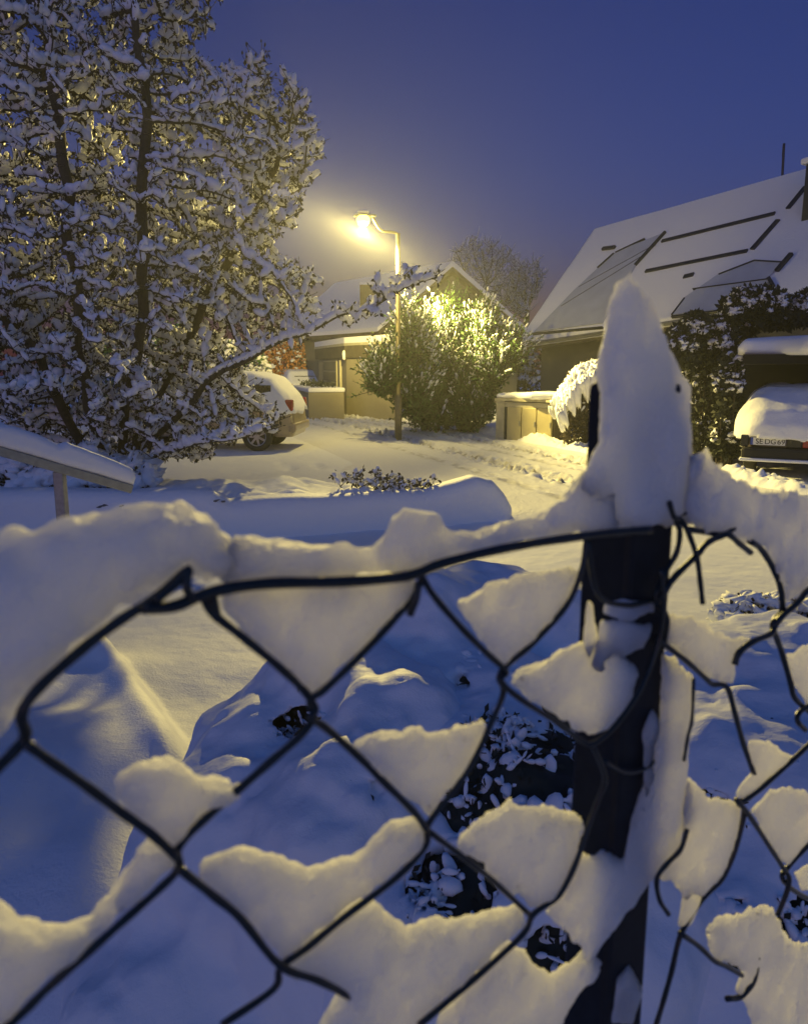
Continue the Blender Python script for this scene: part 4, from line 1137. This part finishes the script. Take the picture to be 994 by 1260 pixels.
# ------------------------------------------------------------------ snow-laden shrubs just behind the fence
def laden_shrub(label, balls, holes, seed, h=.015, core_off=.03, nleaf=500, group=None):
    rs = np.random.RandomState(seed)
    Cb = np.array([b[0] for b in balls]); Rb = np.array([b[1] for b in balls])
    mn = (Cb - Rb).min(0) - .12; mx = (Cb + Rb).max(0) + .12; mn[2] = max(mn[2], -.6)
    xs = [np.arange(mn[q], mx[q], h) for q in range(3)]; X, Y, Z = np.meshgrid(*xs, indexing='ij')
    F = np.full(X.shape, 9.)
    kk = .10
    for c, r in zip(Cb, Rb):
        q = np.sqrt(((X - c[0]) / r[0]) ** 2 + ((Y - c[1]) / r[1]) ** 2 + ((Z - c[2]) / r[2]) ** 2); d = (q - 1) * r.min()
        hh = np.clip(.5 + .5 * (F - d) / kk, 0, 1); F = F * (1 - hh) + d * hh - kk * hh * (1 - hh)
    core = F + core_off + .035 * fbm(X * 16, Y * 16, Z * 16, 2)
    def hull(p):
        p = np.atleast_2d(p); d = np.full(len(p), 9.)
        for c, r in zip(Cb, Rb): d = np.minimum(d, (np.sqrt((((p - c) / r) ** 2).sum(1)) - 1) * r.min())
        return d
    def hit(px, py):
        d = ray(px, py); tt = np.linspace(.6, 4.5, 900); p = np.array([0, 0, H]) + d * tt[:, None]; k = np.nonzero(hull(p) < -.015)[0]
        return p[k[0]] + d * .03 if len(k) else None
    holes = [(hit(px, py), np.array([rx, .11, rz])) for px, py, rx, rz in holes]
    holes = [hh_ for hh_ in holes if hh_[0] is not None]
    F = F + .030 * fbm(X * 9, Y * 9, Z * 9, 3) + .045 * fbm(X * 3.6, Y * 3.6, Z * 3.6, 2)
    for hc, hr in holes:
        q = np.sqrt(((X - hc[0]) / hr[0]) ** 2 + ((Y - hc[1]) / hr[1]) ** 2 + ((Z - hc[2]) / hr[2]) ** 2)
        d = (q - 1) * min(hr) + .035 * fbm(X * 17 + 5, Y * 17, Z * 17, 3); F = np.maximum(F, -d)
    t = thing('snow_laden_shrub', label, 'shrub', (Cb[0][0], Cb[0][1], 0), 'snow-laden shrubs right behind the fence')
    for A in (F, core): A[0] = A[-1] = 1; A[:, 0] = A[:, -1] = 1; A[:, :, -1] = 1; A[:, :, 0] = 1
    V, Q = largest(*surfnets(F, mn, h)); mesh_obj('snow_cover', V, Q, M_SNOW_BUSH, t, True)
    V, Q = largest(*surfnets(core, mn, h)); mesh_obj('branch_core', V, Q, M_DARKGREEN, t, False)
    C = []; S = []
    for hc, hr in holes:
        p = np.array(hc) + rs.normal(size=(nleaf, 3)) * np.array(hr) * .55 + [0, .03, 0]; C.append(p)
        q = np.array(hc) + rs.normal(size=(nleaf // 9, 3)) * np.array(hr) * .6 + [0, .02, .01]; S.append(q)
    C = np.concatenate(C); S = np.concatenate(S)
    C = C[hull(C) < -.005]; S = S[hull(S) < .0]
    V, Q = quads_cloud(C, .024, rs, .5); mesh_obj('leaves', V, Q, M_DARKGREEN, t)
    # frosted twigs reaching out of the hollows
    T0 = []; T1 = []
    for hc, hr in holes:
        for k in range(26):
            a = np.array(hc) + rs.normal(size=3) * hr * [.45, .2, .45]; v = rs.normal(size=3) * [1, .6, .8] + [0, -.5, .3]; v /= np.linalg.norm(v)
            for j in range(3):
                e = a + v * rs.uniform(.015, .035); T0.append(a); T1.append(e); a = e; v = v + rs.normal(size=3) * .35; v /= np.linalg.norm(v)
    T0 = np.array(T0); T1 = np.array(T1); kq = (hull(T1) < .012); T0 = T0[kq]; T1 = T1[kq]; nt_ = len(T0)
    V, Q = seg_prisms(T0, T1, np.full(nt_, .0022), np.full(nt_, .0018), 5); mesh_obj('twigs', V, Q, M_BARK, t)
    dv = T1 - T0; Ls = np.linalg.norm(dv, axis=1, keepdims=True); dv /= Ls; sd_ = np.cross(dv, (0, 0, 1.)); sd_ /= np.linalg.norm(sd_, axis=1, keepdims=True); uu_ = np.cross(sd_, dv)
    th_ = rs.rand(nt_, 1) * .006 + .003
    V, Q = blobs((T0 + T1) / 2 + uu_ * th_ * .8, dv * Ls * .62, sd_ * th_, uu_ * th_, rs, .07); mesh_obj('frost', V, Q, M_SNOW_BUSH, t, True)['kind'] = 'stuff'
    s = rs.rand(len(S), 1) ** 2 * .022 + .006; e = rs.normal(size=S.shape); e /= np.linalg.norm(e, axis=1, keepdims=True); f = np.cross(e, (0, 0, 1)); f /= np.linalg.norm(f, axis=1, keepdims=True)
    V, Q = blobs(S, e * s * 1.4, f * s, np.array([[0, 0, 1.]]) * s, rs, .08); mesh_obj('snow_crumbs', V, Q, M_SNOW_BUSH, t, True)['kind'] = 'stuff'
def pr(px, py, Y, r): return (P(px, py, Y), np.array(r))
laden_shrub('smooth snow mound over a buried shrub left of centre behind the fence',
    [pr(360, 960, 2.35, (.34, .40, .34)), pr(430, 900, 2.4, (.30, .35, .36)), pr(300, 1060, 2.0, (.32, .38, .36)), pr(420, 1090, 1.8, (.30, .35, .40)), pr(500, 980, 2.1, (.25, .3, .4)), pr(260, 1240, 1.75, (.35, .35, .25))],
    [(376, 903, .15, .085), (455, 935, .03, .015)], 71, core_off=.06)
laden_shrub('lumpy snow-laden shrub with dark leafy hollows left of the fence post',
    [pr(520, 800, 2.7, (.30, .32, .30)), pr(600, 770, 2.9, (.30, .3, .25)), pr(680, 800, 2.8, (.28, .3, .24)), pr(560, 890, 2.3, (.26, .28, .22)), pr(640, 920, 2.3, (.34, .35, .30)), pr(610, 1050, 1.9, (.38, .38, .38)), pr(540, 1180, 1.6, (.3, .3, .3)), pr(700, 1150, 1.7, (.35, .35, .4)), pr(500, 870, 2.5, (.24, .28, .3))],
    [(525, 888, .06, .03), (640, 960, .17, .10), (705, 930, .09, .12), (600, 1000, .10, .08), (560, 1095, .11, .09), (678, 1165, .11, .08), (585, 826, .07, .015), (520, 1130, .04, .03), (615, 905, .08, .05), (690, 1010, .08, .06)], 72, nleaf=500)
laden_shrub('snow-laden shrub with few dark gaps right of the fence post',
    [pr(880, 900, 2.4, (.40, .36, .32)), pr(970, 880, 2.5, (.40, .36, .34)), pr(900, 1040, 2.0, (.4, .36, .4)), pr(1010, 1050, 2.0, (.4, .36, .4)), pr(880, 1210, 1.7, (.4, .33, .35)), pr(1020, 1200, 1.7, (.4, .3, .3))],
    [(866, 985, .05, .05), (992, 985, .07, .05), (975, 1135, .10, .05), (892, 1135, .07, .06), (940, 1050, .03, .02)], 73)

# ------------------------------------------------------------------ chain-link fence
def fence():
    F0 = np.array([-.117, .24, 0]); fd = np.array([.25, .18, 0]); fd /= np.linalg.norm(fd); fn = np.array([fd[1], -fd[0], 0])    # fn towards the camera
    up = np.array([0, 0, 1.])
    def fp(px, py, off=0.): return on_plane(px, py, F0 + fn * off, fn)
    def sz(px, py, off=0.):
        q = fp(px, py, off) - F0; return (float(np.dot(q, fd)), float(q[2]))
    pb = fp(766, 760, -.024)
    t = thing('chain_link_fence', 'dark chain-link fence with snow wedged in its mesh in the foreground', 'fence', (pb[0], pb[1], 0))
    # post: square steel tube
    wv = []
    m = MB(); m.box((pb[0], pb[1], (P(740, 470, pb[1])[2] - .6) / 2), (.040, .036, P(740, 470, pb[1])[2] + .6), [fd, fn, up]); post = m.build('post', M_POST, t, bevel=.004)
    zc = P(740, 470, pb[1])[2]
    wires = [
     ([(-40, 985), (-10, 952), (15, 928), (32, 905), (27, 880), (45, 850), (100, 800), (150, 762), (190, 737), (228, 704)], 1.9),
     ([(175, 748), (215, 746), (262, 728), (330, 718), (420, 716), (500, 709), (545, 693), (620, 675), (700, 662), (760, 655), (800, 652)], 2.2),
     ([(252, 738), (262, 755), (300, 785), (345, 822), (374, 850), (388, 872), (382, 884), (400, 895), (440, 930), (475, 965), (510, 1000), (526, 1022)], 1.6),
     ([(32, 915), (60, 935), (110, 970), (150, 1000), (185, 1025), (218, 1055)], 1.7),
     ([(520, 712), (505, 738), (480, 768), (440, 810), (400, 848), (382, 862), (386, 882), (370, 905), (330, 940), (290, 975), (250, 1010), (220, 1042), (220, 1068), (195, 1095), (150, 1135), (100, 1180), (60, 1215), (30, 1245), (0, 1272)], 1.6),
     ([(518, 708), (535, 735), (570, 775), (600, 805), (622, 826), (616, 838), (640, 860), (687, 890), (713, 910), (730, 915), (759, 890), (790, 843), (811, 786), (816, 740), (812, 700)], 1.5),
     ([(722, 660), (715, 703), (697, 745), (656, 791), (622, 820), (614, 834), (619, 853), (604, 890), (583, 936), (563, 967), (527, 1014), (524, 1040), (490, 1078), (427, 1126), (377, 1167), (345, 1190), (337, 1217), (272, 1262)], 1.5),
     ([(222, 1070), (261, 1101), (297, 1131), (345, 1188), (392, 1207), (430, 1226)], 1.6),
     ([(526, 1022), (557, 1045), (583, 1065), (609, 1086), (653, 1127)], 1.4),
     ([(728, 915), (744, 957), (735, 985), (723, 1019), (707, 1065), (687, 1102), (656, 1125), (643, 1150), (583, 1205), (515, 1262)], 1.5),
     ([(740, 935), (770, 950), (800, 940), (820, 900)], 1.4),
     ([(845, 1020), (837, 1045), (821, 1062), (808, 1081), (811, 1107), (822, 1125)], 1.5),
     ([(806, 785), (842, 812), (868, 835), (876, 842), (894, 846), (904, 879), (914, 915), (927, 952)], 1.7),
     ([(858, 682), (870, 668), (884, 661), (896, 658), (908, 668), (923, 680)], 1.8),
     ([(845, 651), (870, 655), (890, 657), (902, 650)], 1.8), ([(812, 738), (828, 712), (858, 682)], 1.8),
     ([(922, 666), (936, 676), (952, 702), (960, 725), (962, 748), (958, 765)], 1.9),
     ([(1030, 700), (994, 726), (983, 739), (960, 760), (952, 772), (948, 780), (925, 790), (909, 803), (903, 818)], 2.0),
     ([(962, 752), (950, 768), (955, 785), (962, 805), (972, 840), (978, 860), (1000, 880)], 1.9),
     ([(1010, 866), (994, 869), (982, 878), (981, 888), (990, 898)], 1.8),
     ([(1030, 880), (994, 917), (945, 962), (920, 982), (908, 988), (915, 1000), (904, 1045), (888, 1081), (863, 1107), (838, 1148), (826, 1195), (816, 1231), (806, 1264)], 1.7),
     ([(905, 984), (919, 1000), (945, 1040), (963, 1068), (970, 1080), (968, 1096), (956, 1127)], 1.8),
     ([(1030, 1015), (994, 1040), (968, 1068), (962, 1080), (975, 1095), (1000, 1108), (1030, 1115)], 1.9),
     ([(836, 1148), (860, 1165), (878, 1182), (895, 1190), (912, 1200)], 1.7),
     ([(931, 1177), (927, 1205), (911, 1226), (894, 1229)], 2.1),
     ([(823, 618), (829, 636), (838, 640), (847, 657), (857, 686), (861, 715), (864, 743)], 1.5),
     ([(848, 628), (832, 637), (836, 655), (832, 680), (818, 705), (806, 735), (820, 760), (816, 795)], 1.6),
     ([(515, 716), (512, 735), (504, 757)], 1.7), ([(262, 735), (268, 762)], 1.7),
     ([(853, 835), (851, 884), (846, 906), (841, 936)], 1.0),
     ([(722, 664), (735, 730), (770, 745), (805, 738)], 1.5), ([(190, 740), (215, 720), (232, 700), (230, 722), (238, 740)], 1.6),
    ]
    for i, (w, r) in enumerate(wires):
        n = len(w); rs = np.random.RandomState(i)
        pts = np.array([fp(x, y, .0012 * math.sin(k * 1.7 + i * 2.1) + (.004 if i % 2 else 0)) for k, (x, y) in enumerate(w)])
        pts = smooth_path(pts, 5)
        m = MB(); m.tube(pts, r * .00105 + .0001 * np.sin(np.arange(len(pts)) * 1.3), 8); m.build('wire', M_WIRE, t, True)
    S = [
     ([(-60, 700), (0, 676), (60, 659), (130, 643), (200, 634), (240, 637), (268, 652), (290, 676), (300, 712), (262, 722), (228, 706), (190, 737), (150, 762), (100, 800), (45, 850), (27, 880), (10, 905), (-60, 960)], .017, -.006),
     ([(280, 672), (350, 682), (420, 680), (455, 684), (470, 668), (480, 645), (510, 632), (538, 640), (550, 662), (600, 662), (660, 645), (695, 622), (722, 585), (760, 580), (760, 652), (700, 661), (620, 673), (545, 691), (500, 708), (420, 715), (330, 717), (262, 724)], .013, -.004),
     ([(690, 657), (697, 626), (716, 592), (738, 548), (734, 480), (738, 420), (750, 370), (758, 348), (775, 333), (792, 343), (805, 372), (822, 420), (851, 480), (853, 540), (849, 600), (854, 640), (838, 654), (780, 655), (735, 652)], .026, -.022),
     ([(825, 575), (862, 562), (900, 595), (940, 613), (994, 613), (1060, 618), (1060, 700), (994, 727), (966, 745), (955, 705), (935, 675), (905, 661), (880, 656), (845, 650), (825, 640)], .020, -.012),
     ([(268, 738), (330, 724), (420, 722), (505, 712), (512, 722), (480, 765), (440, 806), (400, 845), (385, 860), (350, 822), (300, 780)], .010, .0),
     ([(560, 748), (600, 728), (650, 714), (712, 706), (700, 740), (656, 788), (619, 818), (590, 787)], .010, -.002),
     ([(630, 842), (660, 830), (700, 808), (740, 793), (786, 832), (777, 868), (748, 903), (725, 911), (690, 889), (655, 864)], .011, .004),
     ([(140, 980), (170, 958), (205, 950), (240, 967), (292, 981), (250, 1010), (224, 1040), (212, 1048), (175, 1015)], .009, 0),
     ([(238, 1082), (270, 1066), (300, 1064), (340, 1077), (380, 1087), (420, 1080), (450, 1062), (485, 1030), (520, 1022), (524, 1038), (500, 1067), (427, 1124), (377, 1165), (347, 1190), (320, 1160), (290, 1125), (250, 1097)], .010, 0),
     ([(-60, 1120), (0, 1150), (25, 1166), (80, 1168), (118, 1158), (150, 1112), (180, 1062), (205, 1047), (218, 1066), (195, 1093), (150, 1133), (100, 1179), (60, 1213), (30, 1243), (0, 1275), (-60, 1310)], .011, 0),
     ([(435, 932), (470, 914), (540, 914), (590, 903), (598, 900), (583, 935), (563, 966), (528, 1012), (515, 1002), (475, 964)], .011, 0),
     ([(563, 1048), (590, 1024), (625, 1005), (650, 1012), (690, 1018), (720, 1024), (707, 1064), (687, 1101), (656, 1124), (620, 1102), (585, 1066)], .012, .001),
     ([(350, 1196), (385, 1168), (430, 1133), (460, 1134), (480, 1152), (500, 1168), (560, 1153), (600, 1148), (640, 1132), (648, 1144), (583, 1204), (521, 1259), (500, 1300), (380, 1300), (432, 1230), (392, 1207)], .012, .0),
     ([(540, 1266), (583, 1218), (620, 1183), (650, 1203), (680, 1222), (722, 1190), (738, 1200), (705, 1240), (670, 1300), (530, 1300)], .012, -.002),
     ([(815, 812), (852, 842), (846, 930), (840, 1000), (836, 1045), (808, 1080), (780, 1112), (752, 1150), (730, 1190), (715, 1170), (668, 1132), (690, 1105), (712, 1066), (735, 1065), (767, 1070), (778, 1010), (800, 950), (812, 900)], .011, .002),
     ([(812, 762), (850, 768), (900, 793), (922, 794), (905, 814), (900, 843), (870, 834), (842, 811), (815, 786)], .010, -.001),
     ([(840, 1004), (845, 970), (870, 992), (912, 997), (904, 1045), (888, 1080), (863, 1104), (840, 1102), (814, 1080), (825, 1060), (838, 1042)], .010, 0),
     ([(840, 1106), (864, 1107), (850, 1140), (834, 1142)], .006, 0),
     ([(920, 918), (945, 918), (960, 928), (974, 938), (945, 961), (915, 984), (906, 980), (925, 955)], .007, 0),
     ([(966, 810), (994, 798), (1040, 792), (1040, 860), (994, 868), (976, 842)], .009, 0),
     ([(924, 1004), (945, 980), (970, 978), (994, 988), (1040, 1002), (994, 1037), (967, 1068), (945, 1038)], .010, 0),
     ([(867, 1153), (900, 1143), (935, 1129), (950, 1134), (965, 1168), (994, 1178), (1050, 1184), (1050, 1300), (940, 1300), (905, 1225), (915, 1198), (880, 1182)], .012, 0),
     ([(976, 1078), (1012, 1062), (1012, 1100), (986, 1096)], .006, 0),
     ([(722, 742), (728, 748), (735, 790), (724, 812), (718, 790)], .005, .004),
     ([(745, 742), (800, 742), (804, 752), (770, 768), (742, 752)], .005, .006),
     ([(790, 905), (802, 880), (812, 900), (806, 960), (794, 985)], .006, .004),
     ([(758, 1215), (772, 1200), (790, 1225), (778, 1262), (752, 1262)], .006, .004),
     ([(738, 770), (770, 768), (800, 775), (792, 800), (765, 812), (745, 835), (728, 820)], .006, .004),
    ]
    for i, (pl, T, off) in enumerate(S):
        poly = np.array([sz(x, y, 0) for x, y in pl])
        par = post if i == 2 else t
        h = .0019 if len(pl) > 12 and T > .012 else .0015
        cxy = np.array(pl, float).mean(0); vd = ray(cxy[0], cxy[1]); vd[2] = 0; vd /= np.linalg.norm(vd)
        slab(poly, T, h, F0 + 0 * fn, [fd, up, -vd], min(off, -T * .75), (.22 if i == 2 else .32), 75. if i == 2 else 120., rnd=T * .8, grow=.0006, seed=i * 1.7, name='snow_cap' if i == 2 else 'snow_clump', m=M_SNOW_NEAR, parent=par)
fence()

# ------------------------------------------------------------------ haze
def haze():
    m = bpy.data.materials.new('haze_air'); m.use_nodes = True; nt = m.node_tree; nt.nodes.clear()
    o = nt.nodes.new('ShaderNodeOutputMaterial'); v = nt.nodes.new('ShaderNodeVolumePrincipled')
    v.inputs['Color'].default_value = (.93, .95, 1, 1); v.inputs['Density'].default_value = HAZE_DENSITY; v.inputs['Anisotropy'].default_value = .62
    nt.links.new(v.outputs[0], o.inputs['Volume'])
    mb = MB(); mb.box((0, 0, 4.6), (330, 330, 12.2)); h = mb.build('haze', m); tag(h, kind='stuff')
haze()
